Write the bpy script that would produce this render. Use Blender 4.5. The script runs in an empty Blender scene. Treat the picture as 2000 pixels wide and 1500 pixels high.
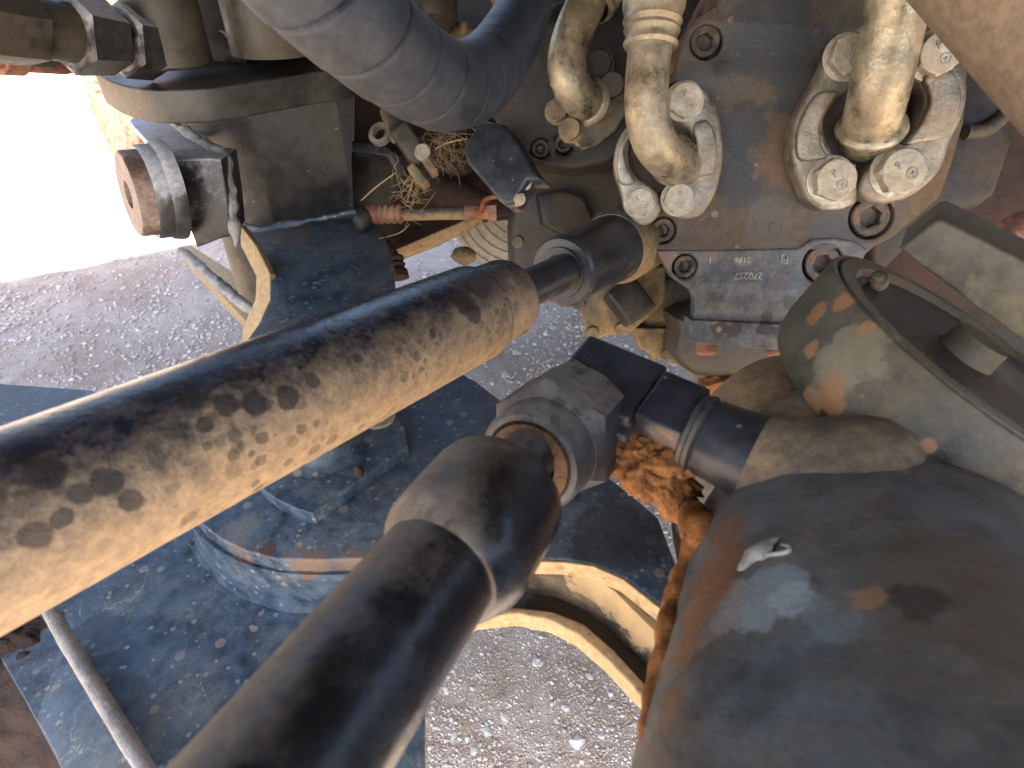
import bpy, bmesh, math, random
import numpy as np
from mathutils import Vector, Matrix, noise
random.seed(7)
np.random.seed(7)
SC = bpy.context.scene
COL = SC.collection

# ------------------------------------------------------------------ camera
H = 0.95
PITCH = math.radians(38.0)
HFOV = math.radians(80.0)
cam_d = bpy.data.cameras.new("camera")
cam = bpy.data.objects.new("camera", cam_d)
COL.objects.link(cam)
SC.camera = cam
cam.location = (0, 0, H)
cam.rotation_euler = (math.radians(90) - PITCH, 0, 0)
cam_d.sensor_width = 36
cam_d.lens = 18 / math.tan(HFOV / 2)
cam_d.clip_start = 0.01
cam_d.clip_end = 1000
cam_d.dof.use_dof = True
cam_d.dof.focus_distance = 0.75
cam_d.dof.aperture_fstop = 9.0

# ------------------------------------------------------------------ light
SUN_EL, SUN_AZ = 56.0, 196.0          # azimuth clockwise from +Y, where the sun stands
world = bpy.data.worlds.new("World")
SC.world = world
world.use_nodes = True
wn = world.node_tree
sky = wn.nodes.new('ShaderNodeTexSky')
sky.sky_type = 'NISHITA'
sky.sun_disc = False
sky.sun_elevation = math.radians(SUN_EL)
sky.sun_rotation = math.radians(SUN_AZ)
sky.dust_density = 2.4
sky.ozone_density = 1.0
bg = wn.nodes['Background']
wn.links.new(sky.outputs[0], bg.inputs[0])
bg.inputs[1].default_value = 0.10
sun_d = bpy.data.lights.new("sun", 'SUN')
sun_d.energy = 5.0
sun_d.angle = math.radians(0.5)
sun_d.color = (1.0, 0.91, 0.76)
sun = bpy.data.objects.new("sun", sun_d)
COL.objects.link(sun)
az, el = math.radians(SUN_AZ), math.radians(SUN_EL)
sdir = Vector((math.sin(az) * math.cos(el), math.cos(az) * math.cos(el), math.sin(el)))
sun.rotation_euler = (-sdir).to_track_quat('-Z', 'Y').to_euler()
SC.view_settings.view_transform = 'Standard'
SC.view_settings.look = 'None'
SC.view_settings.gamma = 1
SC.view_settings.use_curve_mapping = False
SC.view_settings.exposure = 2.9
SC.cycles.use_denoising = True

# ------------------------------------------------------------------ picture geometry
F_PX = 1000 / math.tan(HFOV / 2)
RR = Vector((1, 0, 0))
UU = Vector((0, math.sin(PITCH), math.cos(PITCH)))
FF = Vector((0, math.cos(PITCH), -math.sin(PITCH)))
C0 = Vector((0, 0, H))


def ray(u, v):
    return FF + RR * ((u - 1000) / F_PX) + UU * ((750 - v) / F_PX)


def P(u, v, d):
    """world point that the photograph shows at (u, v), d metres in front of the lens"""
    return C0 + ray(u, v) * d


def cv(a, b, c):
    """direction from right / up / towards-the-lens components"""
    return (RR * a + UU * b - FF * c).normalized()


class Plane:
    def __init__(s, o, n):
        s.o, s.n = Vector(o), Vector(n).normalized()
        x = RR - s.n * RR.dot(s.n)
        if x.length < .2:
            x = UU - s.n * UU.dot(s.n)
        s.x = x.normalized()
        s.y = s.n.cross(s.x)

    def hit(s, u, v):
        r = ray(u, v)
        return C0 + r * ((s.o - C0).dot(s.n) / r.dot(s.n))

    def loc2(s, u, v):
        q = s.hit(u, v) - s.o
        return (q.dot(s.x), q.dot(s.y))

    def off(s, h):
        return Plane(s.o + s.n * h, s.n)

    def mat(s):
        m = Matrix((s.x, s.y, s.n)).transposed().to_4x4()
        m.translation = s.o
        return m


def fplane(u, v, d, a=0, b=0, c=1):
    return Plane(P(u, v, d), cv(a, b, c))


def zplane(z):
    return Plane((0, 0, z), (0, 0, 1))


# ------------------------------------------------------------------ materials
def _n(nt, t, **kw):
    n = nt.nodes.new(t)
    for k, v in kw.items():
        setattr(n, k, v)
    return n


def _math(nt, op, a, b=None, clamp=False):
    n = nt.nodes.new('ShaderNodeMath')
    n.operation = op
    n.use_clamp = clamp
    for i, x in enumerate((a, b)):
        if x is None:
            continue
        if isinstance(x, (int, float)):
            n.inputs[i].default_value = x
        else:
            nt.links.new(x, n.inputs[i])
    return n.outputs[0]


def _mix(nt, fac, a, b):
    n = nt.nodes.new('ShaderNodeMix')
    n.data_type = 'RGBA'
    for sock, x in ((n.inputs[0], fac), (n.inputs[6], a), (n.inputs[7], b)):
        if isinstance(x, (int, float)):
            sock.default_value = x
        elif isinstance(x, tuple):
            sock.default_value = (*x[:3], 1)
        else:
            nt.links.new(x, sock)
    return n.outputs[2]


def _ramp(nt, x, lo, hi):
    n = nt.nodes.new('ShaderNodeMapRange')
    n.interpolation_type = 'SMOOTHSTEP'
    n.inputs[1].default_value = lo
    n.inputs[2].default_value = hi
    nt.links.new(x, n.inputs[0])
    return n.outputs[0]


def _noise(nt, co, scale, detail=4, rough=.6, dist=0.0):
    n = nt.nodes.new('ShaderNodeTexNoise')
    n.inputs['Scale'].default_value = scale
    n.inputs['Detail'].default_value = detail
    n.inputs['Roughness'].default_value = rough
    n.inputs['Distortion'].default_value = dist
    nt.links.new(co, n.inputs['Vector'])
    return n.outputs[0]


DUST = (.36, .235, .125)
RUST = (.30, .095, .03)
MUD = (.33, .13, .04)


def metal(name, base, dust=DUST, cover=.4, soft=.25, scale=14, dirv=None, dirk=.6, rough=.45, dust_rough=.8,
          metallic=0.0, spots=None, rust=0.0, rust_col=RUST, rust_scale=18, bump=.25, spec=.5, scratches=0.0,
          fine=.35, blotch=None, blotch_mask=False, patches=(), patch_noise=1.0):
    """painted metal with dust lying in patches; cover = share covered, dirv = side with more dust colour, in places standing in for light"""
    m = bpy.data.materials.new(name)
    m.use_nodes = True
    nt = m.node_tree
    bsdf = nt.nodes['Principled BSDF']
    tc = _n(nt, 'ShaderNodeTexCoord')
    co = tc.outputs['Object']
    big = _noise(nt, co, scale, 6, .62, .3)
    small = _noise(nt, co, 260, 4, .7)
    mid = _noise(nt, co, 70, 5, .65)
    mask = _math(nt, 'ADD', big, _math(nt, 'MULTIPLY', _math(nt, 'SUBTRACT', mid, .5), fine))
    mask = _math(nt, 'ADD', mask, _math(nt, 'MULTIPLY', _math(nt, 'SUBTRACT', small, .5), fine * .8))
    if dirv is not None:
        geo = _n(nt, 'ShaderNodeNewGeometry')
        dp = _n(nt, 'ShaderNodeVectorMath', operation='DOT_PRODUCT')
        nt.links.new(geo.outputs['Normal'], dp.inputs[0])
        dp.inputs[1].default_value = tuple(Vector(dirv).normalized())
        mask = _math(nt, 'ADD', mask, _math(nt, 'MULTIPLY', dp.outputs['Value'], dirk))
    t = 1.0 - cover
    mask = _ramp(nt, mask, t * .9 + .02 - soft * .5, t * .9 + .02 + soft * .5)
    # paint tone variation
    tone = _noise(nt, co, 34, 5, .7)
    b2 = tuple(min(1, c * 1.75 + .01) for c in base)
    b0 = tuple(c * .6 for c in base)
    col = _mix(nt, _ramp(nt, tone, .3, .7), b0, b2)
    d0 = tuple(c * .72 for c in dust)
    d2 = tuple(min(1, c * 1.22) for c in dust)
    dcol = _mix(nt, _ramp(nt, _noise(nt, co, 110, 5, .75), .3, .7), d0, d2)
    col = _mix(nt, _math(nt, 'MULTIPLY', mask, .93), col, dcol)
    rgh = _math(nt, 'ADD', rough, _math(nt, 'MULTIPLY', mask, dust_rough - rough))
    rgh = _math(nt, 'ADD', rgh, _math(nt, 'MULTIPLY', _math(nt, 'SUBTRACT', tone, .5), .35), True)
    if blotch:      # drying-water blotches: (colour, scale, radius, strength)
        for (bc, bs, br, bstr) in blotch:
            v = _n(nt, 'ShaderNodeTexVoronoi')
            v.inputs['Scale'].default_value = bs
            mp = _n(nt, 'ShaderNodeVectorMath', operation='ADD')
            wob = _n(nt, 'ShaderNodeTexNoise')
            wob.inputs['Scale'].default_value = bs * 1.6
            nt.links.new(co, wob.inputs['Vector'])
            sc_ = _n(nt, 'ShaderNodeVectorMath', operation='SCALE')
            sc_.inputs['Scale'].default_value = .2 / bs
            nt.links.new(wob.outputs['Color'], sc_.inputs[0])
            nt.links.new(co, mp.inputs[0])
            nt.links.new(sc_.outputs[0], mp.inputs[1])
            nt.links.new(mp.outputs[0], v.inputs['Vector'])
            sep = _n(nt, 'ShaderNodeSeparateColor')
            nt.links.new(v.outputs['Color'], sep.inputs[0])
            rad = _math(nt, 'MULTIPLY', sep.outputs[0], br)
            keep = _math(nt, 'GREATER_THAN', sep.outputs[1], .35)
            d = _math(nt, 'SUBTRACT', rad, v.outputs['Distance'])
            f = _math(nt, 'MULTIPLY', _ramp(nt, d, -.015, .03), _math(nt, 'MULTIPLY', keep, bstr))
            core = _ramp(nt, _math(nt, 'MULTIPLY', v.outputs['Distance'], -1.0), -.16 * br - .02, 0.0)
            if blotch_mask:
                pn = _ramp(nt, _noise(nt, co, 11, 3, .5), .38, .58)
                f = _math(nt, 'MULTIPLY', f, _math(nt, 'ADD', .12, _math(nt, 'MULTIPLY', pn, .88)))
            cc = _mix(nt, _math(nt, 'MULTIPLY', core, .35), bc, dust)
            col = _mix(nt, f, col, cc)
    if spots:       # small pale dried drops: (colour, scale, radius, share)
        for (s_c, s_s, s_r, s_k) in spots:
            v = _n(nt, 'ShaderNodeTexVoronoi')
            v.inputs['Scale'].default_value = s_s
            nt.links.new(co, v.inputs['Vector'])
            sep = _n(nt, 'ShaderNodeSeparateColor')
            nt.links.new(v.outputs['Color'], sep.inputs[0])
            rad = _math(nt, 'MULTIPLY', sep.outputs[0], s_r)
            keep = _math(nt, 'GREATER_THAN', sep.outputs[1], 1 - s_k)
            d = _math(nt, 'SUBTRACT', rad, v.outputs['Distance'])
            f = _math(nt, 'MULTIPLY', _ramp(nt, d, -.01, .05), keep)
            f = _math(nt, 'MULTIPLY', f, _math(nt, 'ADD', _math(nt, 'MULTIPLY', small, .5), .35))
            col = _mix(nt, f, col, s_c)
    if scratches:
        w = _noise(nt, co, 9, 8, .55, 2.2)
        line = _math(nt, 'ABSOLUTE', _math(nt, 'SUBTRACT', w, .5))
        ln = _math(nt, 'SUBTRACT', 1.0, _ramp(nt, line, 0.0, .006))
        ln = _math(nt, 'MULTIPLY', ln, _ramp(nt, _noise(nt, co, 22, 3), .5, .65))
        col = _mix(nt, _math(nt, 'MULTIPLY', ln, scratches), col, tuple(min(1, c * 1.3 + .05) for c in dust))
    if rust > 0:
        rn = _noise(nt, co, rust_scale, 7, .7, .5)
        rm = _ramp(nt, rn, 1 - rust * .95, 1 - rust * .95 + .12)
        rc = _mix(nt, _ramp(nt, mid, .3, .7), tuple(c * .5 for c in rust_col), tuple(min(1, c * 1.3) for c in rust_col))
        col = _mix(nt, rm, col, rc)
        rgh = _math(nt, 'MAXIMUM', rgh, _math(nt, 'MULTIPLY', rm, .85))
        metal_f = _math(nt, 'MULTIPLY', _math(nt, 'SUBTRACT', 1.0, _math(nt, 'MAXIMUM', mask, rm)), metallic)
    else:
        metal_f = _math(nt, 'MULTIPLY', _math(nt, 'SUBTRACT', 1.0, mask), metallic)
    for (pc, pr, pcol, pstr) in patches:      # patches of wear, stain, tone and painted light: (centre, radius, colour, strength)
        ds = _n(nt, 'ShaderNodeVectorMath', operation='DISTANCE')
        nt.links.new(co, ds.inputs[0])
        ds.inputs[1].default_value = tuple(pc)
        q = _math(nt, 'ADD', _math(nt, 'DIVIDE', ds.outputs['Value'], pr), _math(nt, 'MULTIPLY', _math(nt, 'SUBTRACT', mid, .5), 1.7 * patch_noise))
        q = _math(nt, 'ADD', q, _math(nt, 'MULTIPLY', _math(nt, 'SUBTRACT', _noise(nt, co, .6 / pr, 3, .6), .5), 1.6 * patch_noise))
        f = _math(nt, 'MULTIPLY', _ramp(nt, _math(nt, 'MULTIPLY', q, -1.0), -1.05, -.75), pstr)
        col = _mix(nt, f, col, pcol)
    nt.links.new(col, bsdf.inputs['Base Color'])
    nt.links.new(rgh, bsdf.inputs['Roughness'])
    nt.links.new(metal_f, bsdf.inputs['Metallic'])
    bsdf.inputs['Specular IOR Level'].default_value = spec
    hgt = _math(nt, 'ADD', _math(nt, 'MULTIPLY', small, .35), _math(nt, 'MULTIPLY', mid, .8))
    hgt = _math(nt, 'ADD', hgt, _math(nt, 'MULTIPLY', mask, .5))
    bp = _n(nt, 'ShaderNodeBump')
    bp.inputs['Strength'].default_value = bump
    bp.inputs['Distance'].default_value = .002
    nt.links.new(hgt, bp.inputs['Height'])
    nt.links.new(bp.outputs[0], bsdf.inputs['Normal'])
    return m


DOWN_NEAR = cv(.25, -1, .35)
M = {}
M['barrel'] = metal('dusty_black_barrel', (.008, .012, .024), (.42, .295, .175), cover=.45, soft=.85, scale=22,
                    dirv=cv(.3, -1, .25), dirk=.62, rough=.26, bump=.45, fine=.75,
                    blotch=[((.030, .024, .020), 55, .68, .72), ((.05, .036, .028), 110, .62, .6)], blotch_mask=True)
M['rod_black'] = metal('satin_black_tie_rod', (.009, .011, .015), (.30, .23, .16), cover=.29, soft=.7, scale=9, dirv=cv(-1, .05, .25),
                       dirk=.42, rough=.25, bump=.3)  # left side paler: light from the left put into the tone
M['black'] = metal('black_paint_dusty', (.012, .015, .021), (.30, .21, .13), cover=.26, soft=.4, scale=18, rough=.38, dirv=(0, 0, -1), dirk=.25,
                   spots=[((.25, .2, .15), 110, .25, .3)])
M['slate'] = metal('slate_blue_frame_paint', (.018, .034, .060), (.13, .135, .135), cover=.33, soft=.6, scale=11, rough=.42,
                   spots=[((.30, .26, .22), 62, .42, .5), ((.34, .31, .27), 150, .5, .35), ((.25, .17, .11), 34, .26, .4)], scratches=.9, bump=.3,
                   fine=.6)
M['edge'] = metal('tan_dusted_edge', (.05, .05, .05), (.42, .28, .135), cover=.85, soft=.4, scale=25, rough=.6,
                  blotch=[((.2, .12, .06), 90, .4, .6)])
M['web'] = metal('dark_web_paint', (.03, .027, .022), (.20, .13, .07), cover=.36, soft=.35, scale=16, rough=.5, rust=.3, rust_col=(.16, .07, .035))
M['housing'] = metal('patchy_grey_housing', (.028, .036, .044), (.13, .09, .058), cover=.44, soft=.5, scale=10, rough=.42,
                     spots=[((.36, .22, .12), 24, .17, .4)], rust=.16, rust_col=MUD, rust_scale=9, fine=.5, bump=.25)
M['casting'] = metal('mottled_tan_casting', (.045, .05, .05), (.25, .185, .11), cover=.55, soft=.4, scale=16, rough=.6, rust=.27,
                     rust_col=(.36, .17, .07), rust_scale=14, bump=.6, spots=[((.45, .26, .13), 40, .26, .35)])
M['drum'] = metal('olive_brown_drum', (.035, .031, .021), (.15, .115, .062), cover=.42, soft=.5, scale=12, rough=.5, rust=.33,
                  rust_col=(.50, .21, .06), rust_scale=22, bump=.3, spots=[((.50, .24, .09), 26, .2, .3)])
M['olive'] = metal('dark_olive_part', (.020, .018, .013), (.085, .066, .038), cover=.45, soft=.5, scale=14, rough=.42, fine=.3)
M['gear'] = metal('tan_dusted_gear_case', (.035, .03, .02), (.32, .22, .10), cover=.52, soft=.5, scale=10, rough=.6, dirv=(0, 0, -1), dirk=.25,
                  spots=[((.42, .24, .12), 60, .2, .3)], fine=.3)
M['dark'] = metal('dark_engine_casting', (.010, .009, .008), (.065, .045, .026), cover=.40, soft=.4, scale=9, rough=.5, spots=[((.25, .18, .12), 90, .2, .25)])
M['brown'] = metal('dark_rusty_brown', (.013, .007, .005), (.055, .026, .013), cover=.5, soft=.4, scale=14, rough=.8, bump=.7)
M['steel'] = metal('dull_zinc_pipe', (.36, .305, .20), (.31, .23, .135), cover=.40, soft=.6, scale=16, rough=.25, dust_rough=.6, metallic=.8, fine=.5, bump=.35,
                   spots=[((.16, .11, .06), 120, .2, .4)])
M['flange'] = metal('dusted_steel_flange', (.25, .225, .18), (.25, .185, .11), cover=.42, soft=.5, scale=24, rough=.32, dust_rough=.6, metallic=.8, bump=.5,
                    blotch=[((.26, .16, .09), 70, .3, .5)])
M['bolt'] = metal('bright_dusty_bolt', (.40, .37, .30), (.38, .31, .21), cover=.5, soft=.4, scale=40, rough=.34, metallic=.6, bump=.3)
M['socket'] = metal('rusty_socket_bolt', (.04, .036, .034), (.17, .105, .06), cover=.42, soft=.3, scale=60, rough=.38, metallic=.4, rust=.34, rust_scale=60, rust_col=(.17, .075, .035))
M['recess'] = metal('oily_rusty_recess', (.05, .028, .014), (.22, .12, .05), cover=.45, soft=.3, scale=40, rough=.5, bump=.8)
M['pump'] = metal('grey_brown_pump_cover', (.040, .043, .047), (.155, .095, .05), cover=.47, soft=.6, scale=8, rough=.4, fine=.35, bump=.4,
                  spots=[((.30, .19, .10), 60, .16, .2)])
M['pad'] = metal('grey_pump_pad', (.10, .115, .125), (.23, .19, .14), cover=.36, soft=.5, scale=12, rough=.45, fine=.6, bump=.45,
                 blotch=[((.045, .037, .036), 42, .44, .85), ((.06, .055, .055), 130, .35, .5)])
M['hose'] = metal('blue_black_spiral_hose', (.012, .019, .031), (.08, .075, .07), cover=.27, soft=.8, scale=14, rough=.6, bump=.15,
                  dirv=cv(-.4, -1, 0), dirk=.30, fine=.25, spec=.35)
M['postpaint'] = metal('dark_post_paint', (.020, .018, .015), (.21, .155, .09), cover=.24, soft=.7, scale=9, rough=.42, dirv=cv(-1, 0, -.2), dirk=.5,  # lit left edge of the post painted in through the dust colour
                       spots=[((.40, .32, .22), 70, .17, .35)], fine=.25)
M['bosspaint'] = metal('skylit_dust_on_boss', (.028, .025, .022), (.42, .42, .42), cover=.16, soft=.3, scale=16, rough=.36, dirv=(0, 0, 1), dirk=.8)  # upward faces paler: sky light painted in with the dust
M['nut'] = metal('grey_dusted_nut', (.028, .032, .038), (.17, .155, .135), cover=.40, soft=.5, scale=14, rough=.4, dirv=cv(-.5, .8, .3), dirk=.45, bump=.3, blotch=[((.05, .05, .05), 60, .4, .6)])
M['letter'] = metal('worn_raised_number', (.22, .22, .20), (.30, .26, .2), cover=.4, rough=.5)
M['neckroot'] = metal('worn_neck_paint', (.020, .023, .028), (.21, .15, .085), cover=.50, soft=.5, scale=20, rough=.42, rust=.28, rust_col=(.2, .09, .035), rust_scale=24, bump=.5)
M['pinrust'] = metal('brown_rusted_pin', (.10, .055, .038), (.40, .30, .23), cover=.42, soft=.5, scale=26, rough=.5, rust=.3, rust_col=(.20, .075, .035), bump=.4)
M['pale'] = metal('dusty_glare_plate', (.22, .24, .27), (.55, .56, .58), cover=.6, soft=.4, scale=18, rough=.5, bump=.5)  # pale dust with bright glare put into the plate colour
M['weld'] = metal('grey_weld_bead', (.16, .16, .16), (.34, .31, .27), cover=.5, soft=.4, scale=40, rough=.5, bump=.8, metallic=.3)
M['rust'] = metal('orange_rust', (.16, .06, .032), (.32, .18, .11), cover=.42, soft=.4, scale=30, rough=.75, rust=.5, bump=.7)
M['mud'] = metal('orange_dried_mud', (.15, .062, .022), (.32, .15, .055), cover=.5, soft=.5, scale=50, rough=.95, dust_rough=.95, bump=1.0, spec=.15)
M['disc'] = metal('pale_dusty_disc', (.30, .25, .18), (.52, .46, .36), cover=.7, soft=.5, scale=12, rough=.8)
M['tyre'] = metal('red_dirt_caked_tyre', (.10, .035, .025), (.30, .15, .11), cover=.55, soft=.12, scale=40, rough=.95, dust_rough=.95, bump=1.0, spec=.1)
M['chip'] = metal('pale_paint_flake', (.25, .26, .24), (.36, .33, .28), cover=.4, rough=.6, bump=.5)
M['seal'] = metal('black_rubber_seal', (.02, .021, .023), (.12, .1, .08), cover=.3, soft=.5, rough=.45, bump=.1)
M['straw'] = metal('dry_straw', (.24, .17, .08), (.40, .30, .16), cover=.4, rough=.7, bump=.1)


def ground_mat():
    m = bpy.data.materials.new('pink_grey_gravelly_dirt')
    m.use_nodes = True
    nt = m.node_tree
    b = nt.nodes['Principled BSDF']
    co = _n(nt, 'ShaderNodeTexCoord').outputs['Object']
    n1 = _noise(nt, co, 3.2, 6, .65, .4)
    n2 = _noise(nt, co, 38, 6, .75)
    n3 = _noise(nt, co, 220, 4, .8)
    col = _mix(nt, _ramp(nt, n1, .38, .64), (.36, .27, .215), (.55, .475, .41))
    col = _mix(nt, _math(nt, 'MULTIPLY', _ramp(nt, n2, .42, .62), .6), col, (.43, .36, .32))
    col = _mix(nt, _math(nt, 'MULTIPLY', _ramp(nt, n3, .56, .7), .7), col, (.74, .69, .64))
    col = _mix(nt, _math(nt, 'MULTIPLY', _ramp(nt, n3, .44, .3), .6), col, (.20, .13, .095))
    nt.links.new(col, b.inputs['Base Color'])
    b.inputs['Roughness'].default_value = .92
    b.inputs['Specular IOR Level'].default_value = .2
    bp = _n(nt, 'ShaderNodeBump')
    bp.inputs['Strength'].default_value = .9
    bp.inputs['Distance'].default_value = .006
    h = _math(nt, 'ADD', _math(nt, 'MULTIPLY', n2, .8), _math(nt, 'MULTIPLY', n3, .5))
    nt.links.new(h, bp.inputs['Height'])
    nt.links.new(bp.outputs[0], b.inputs['Normal'])
    return m


def stone_mat(name, c0, c1, c2):
    m = bpy.data.materials.new(name)
    m.use_nodes = True
    nt = m.node_tree
    b = nt.nodes['Principled BSDF']
    geo = _n(nt, 'ShaderNodeNewGeometry')
    r = geo.outputs['Random Per Island']
    col = _mix(nt, _ramp(nt, r, 0, .5), c0, c1)
    col = _mix(nt, _ramp(nt, r, .7, 1.0), col, c2)
    co = _n(nt, 'ShaderNodeTexCoord').outputs['Object']
    n3 = _noise(nt, co, 300, 3, .7)
    col = _mix(nt, _math(nt, 'MULTIPLY', n3, .5), col, c1)
    nt.links.new(col, b.inputs['Base Color'])
    b.inputs['Roughness'].default_value = .75
    return m


M['ground'] = ground_mat()
M['gravel'] = stone_mat('mixed_gravel', (.34, .25, .20), (.56, .49, .43), (.80, .76, .70))
M['stone'] = stone_mat('pale_stone', (.44, .42, .40), (.52, .50, .47), (.6, .58, .56))

# ------------------------------------------------------------------ things and parts
NAMES = {}


def _tag(o, label=None, cat=None, group=None, kind=None):
    if label:
        o['label'] = label
    if cat:
        o['category'] = cat
    if group:
        o['group'] = group
    if kind:
        o['kind'] = kind
    return o


def thing(name, label, cat, loc, group=None):
    o = bpy.data.objects.new(name, None)
    o.empty_display_size = .02
    o.location = loc
    COL.objects.link(o)
    return _tag(o, label, cat, group)


def finish(me, smooth=True, ang=38):
    me.update()
    if smooth:
        me.shade_smooth()
        me.set_sharp_from_angle(angle=math.radians(ang))


def part(name, me, mat, parent, label=None, kind=None, smooth=True, ang=38):
    """mesh given in world coordinates becomes a child of its thing (or of one of its parts)"""
    root = parent
    while root.parent:
        root = root.parent
    me = me if isinstance(me, bpy.types.Mesh) else bm_mesh(name, me)
    me.name = name
    me.transform(Matrix.Translation(-Vector(root.location)))
    me.materials.clear()
    me.materials.append(M[mat] if isinstance(mat, str) else mat)
    finish(me, smooth, ang)
    o = bpy.data.objects.new(name, me)
    o.parent = parent
    COL.objects.link(o)
    return _tag(o, label, None, None, kind)


def single(name, me, mat, label, cat, loc=None, group=None, kind=None, smooth=True, ang=38):
    me = me if isinstance(me, bpy.types.Mesh) else bm_mesh(name, me)
    me.name = name
    if loc is None:
        co = np.empty(len(me.vertices) * 3)
        me.vertices.foreach_get('co', co)
        loc = Vector(co.reshape(-1, 3).mean(axis=0))
    loc = Vector(loc)
    me.transform(Matrix.Translation(-loc))
    me.materials.append(M[mat])
    finish(me, smooth, ang)
    o = bpy.data.objects.new(name, me)
    o.location = loc
    COL.objects.link(o)
    return _tag(o, label, cat, group, kind)


def bm_mesh(name, bm):
    bmesh.ops.recalc_face_normals(bm, faces=bm.faces)
    me = bpy.data.meshes.new(name)
    bm.to_mesh(me)
    bm.free()
    return me


# ------------------------------------------------------------------ shape builders (world coordinates)
def frame_of(axis):
    a = Vector(axis).normalized()
    x = RR - a * RR.dot(a)
    if x.length < .3:
        x = UU - a * UU.dot(a)
    x.normalize()
    return x, a.cross(x), a


def lathe(A, axis, prof, seg=48, bm=None, rot=0.0, wob=0.0, sx=1.0):
    """surface of revolution: prof = [(distance along the axis, radius, 'h' for a hexagonal ring)]"""
    bm = bm or bmesh.new()
    A = Vector(A)
    x, y, a = frame_of(axis)
    rings = []
    for it in prof:
        s, r = it[0], it[1]
        hx = len(it) > 2 and it[2] == 'h'
        if r <= 1e-6:
            rings.append([bm.verts.new(A + a * s)])
            continue
        ring = []
        for k in range(seg):
            t = 2 * math.pi * k / seg + rot
            rr = r
            if hx:
                q = (math.degrees(2 * math.pi * k / seg) % 60) - 30
                rr = r * math.cos(math.radians(30)) / math.cos(math.radians(q))
            p = A + a * s + (x * math.cos(t) * sx + y * math.sin(t)) * rr
            if wob:
                p += (p - (A + a * s)) * (noise.noise(p * 40) * wob)
            ring.append(bm.verts.new(p))
        rings.append(ring)
    for p, q in zip(rings, rings[1:]):
        if len(p) == 1 and len(q) == 1:
            continue
        for k in range(seg):
            k2 = (k + 1) % seg
            if len(p) == 1:
                bm.faces.new((p[0], q[k], q[k2]))
            elif len(q) == 1:
                bm.faces.new((p[k], p[k2], q[0]))
            else:
                bm.faces.new((p[k], p[k2], q[k2], q[k]))
    if len(rings[0]) > 1 and len(rings[-1]) > 1:      # a ring with a hole: close the bore
        p, q = rings[-1], rings[0]
        for k in range(seg):
            k2 = (k + 1) % seg
            bm.faces.new((p[k], p[k2], q[k2], q[k]))
    elif len(rings[0]) > 1:
        bm.faces.new(rings[0])
    elif len(rings[-1]) > 1:
        bm.faces.new(rings[-1])
    return bm


def catmull(pts, n=8, closed=False):
    out = []
    N = len(pts)
    rng = range(N) if closed else range(N - 1)
    for i in rng:
        if closed:
            p0, p1, p2, p3 = pts[(i - 1) % N], pts[i], pts[(i + 1) % N], pts[(i + 2) % N]
        else:
            p0, p1, p2, p3 = pts[max(i - 1, 0)], pts[i], pts[i + 1], pts[min(i + 2, N - 1)]
        for k in range(n):
            t = k / n
            out.append(tuple(.5 * ((2 * b) + (-a + c) * t + (2 * a - 5 * b + 4 * c - d) * t * t + (-a + 3 * b - 3 * c + d) * t ** 3)
                             for a, b, c, d in zip(p0, p1, p2, p3)))
    if not closed:
        out.append(tuple(pts[-1]))
    return out


def tube(pts, seg=32, n=8, bm=None, smooth=True, wob=0.0, rfun=None):
    """pts = [(u, v, depth, radius)] swept, or [(Vector, radius)]"""
    bm = bm or bmesh.new()
    q = []
    for p in pts:
        w = P(p[0], p[1], p[2]) if len(p) == 4 else Vector(p[0])
        q.append((w.x, w.y, w.z, p[-1]))
    if smooth:
        q = catmull(q, n)
    C = [Vector(t[:3]) for t in q]
    Rr = [t[3] for t in q]
    tang = []
    for i in range(len(C)):
        t = C[min(i + 1, len(C) - 1)] - C[max(i - 1, 0)]
        tang.append(t.normalized())
    x, y, _ = frame_of(tang[0])
    rings = []
    L = 0
    for i in range(len(C)):
        if i:
            L += (C[i] - C[i - 1]).length
            x = (x - tang[i] * x.dot(tang[i])).normalized()
        y = tang[i].cross(x)
        ring = []
        for k in range(seg):
            t = 2 * math.pi * k / seg
            r = Rr[i]
            if rfun:
                r *= rfun(L, t)
            p = C[i] + (x * math.cos(t) + y * math.sin(t)) * r
            if wob:
                p += (p - C[i]).normalized() * noise.noise(p * 60) * wob
            ring.append(bm.verts.new(p))
        rings.append(ring)
    for a, b in zip(rings, rings[1:]):
        for k in range(seg):
            bm.faces.new((a[k], a[(k + 1) % seg], b[(k + 1) % seg], b[k]))
    bm.faces.new(rings[0])
    bm.faces.new(rings[-1])
    return bm


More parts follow.
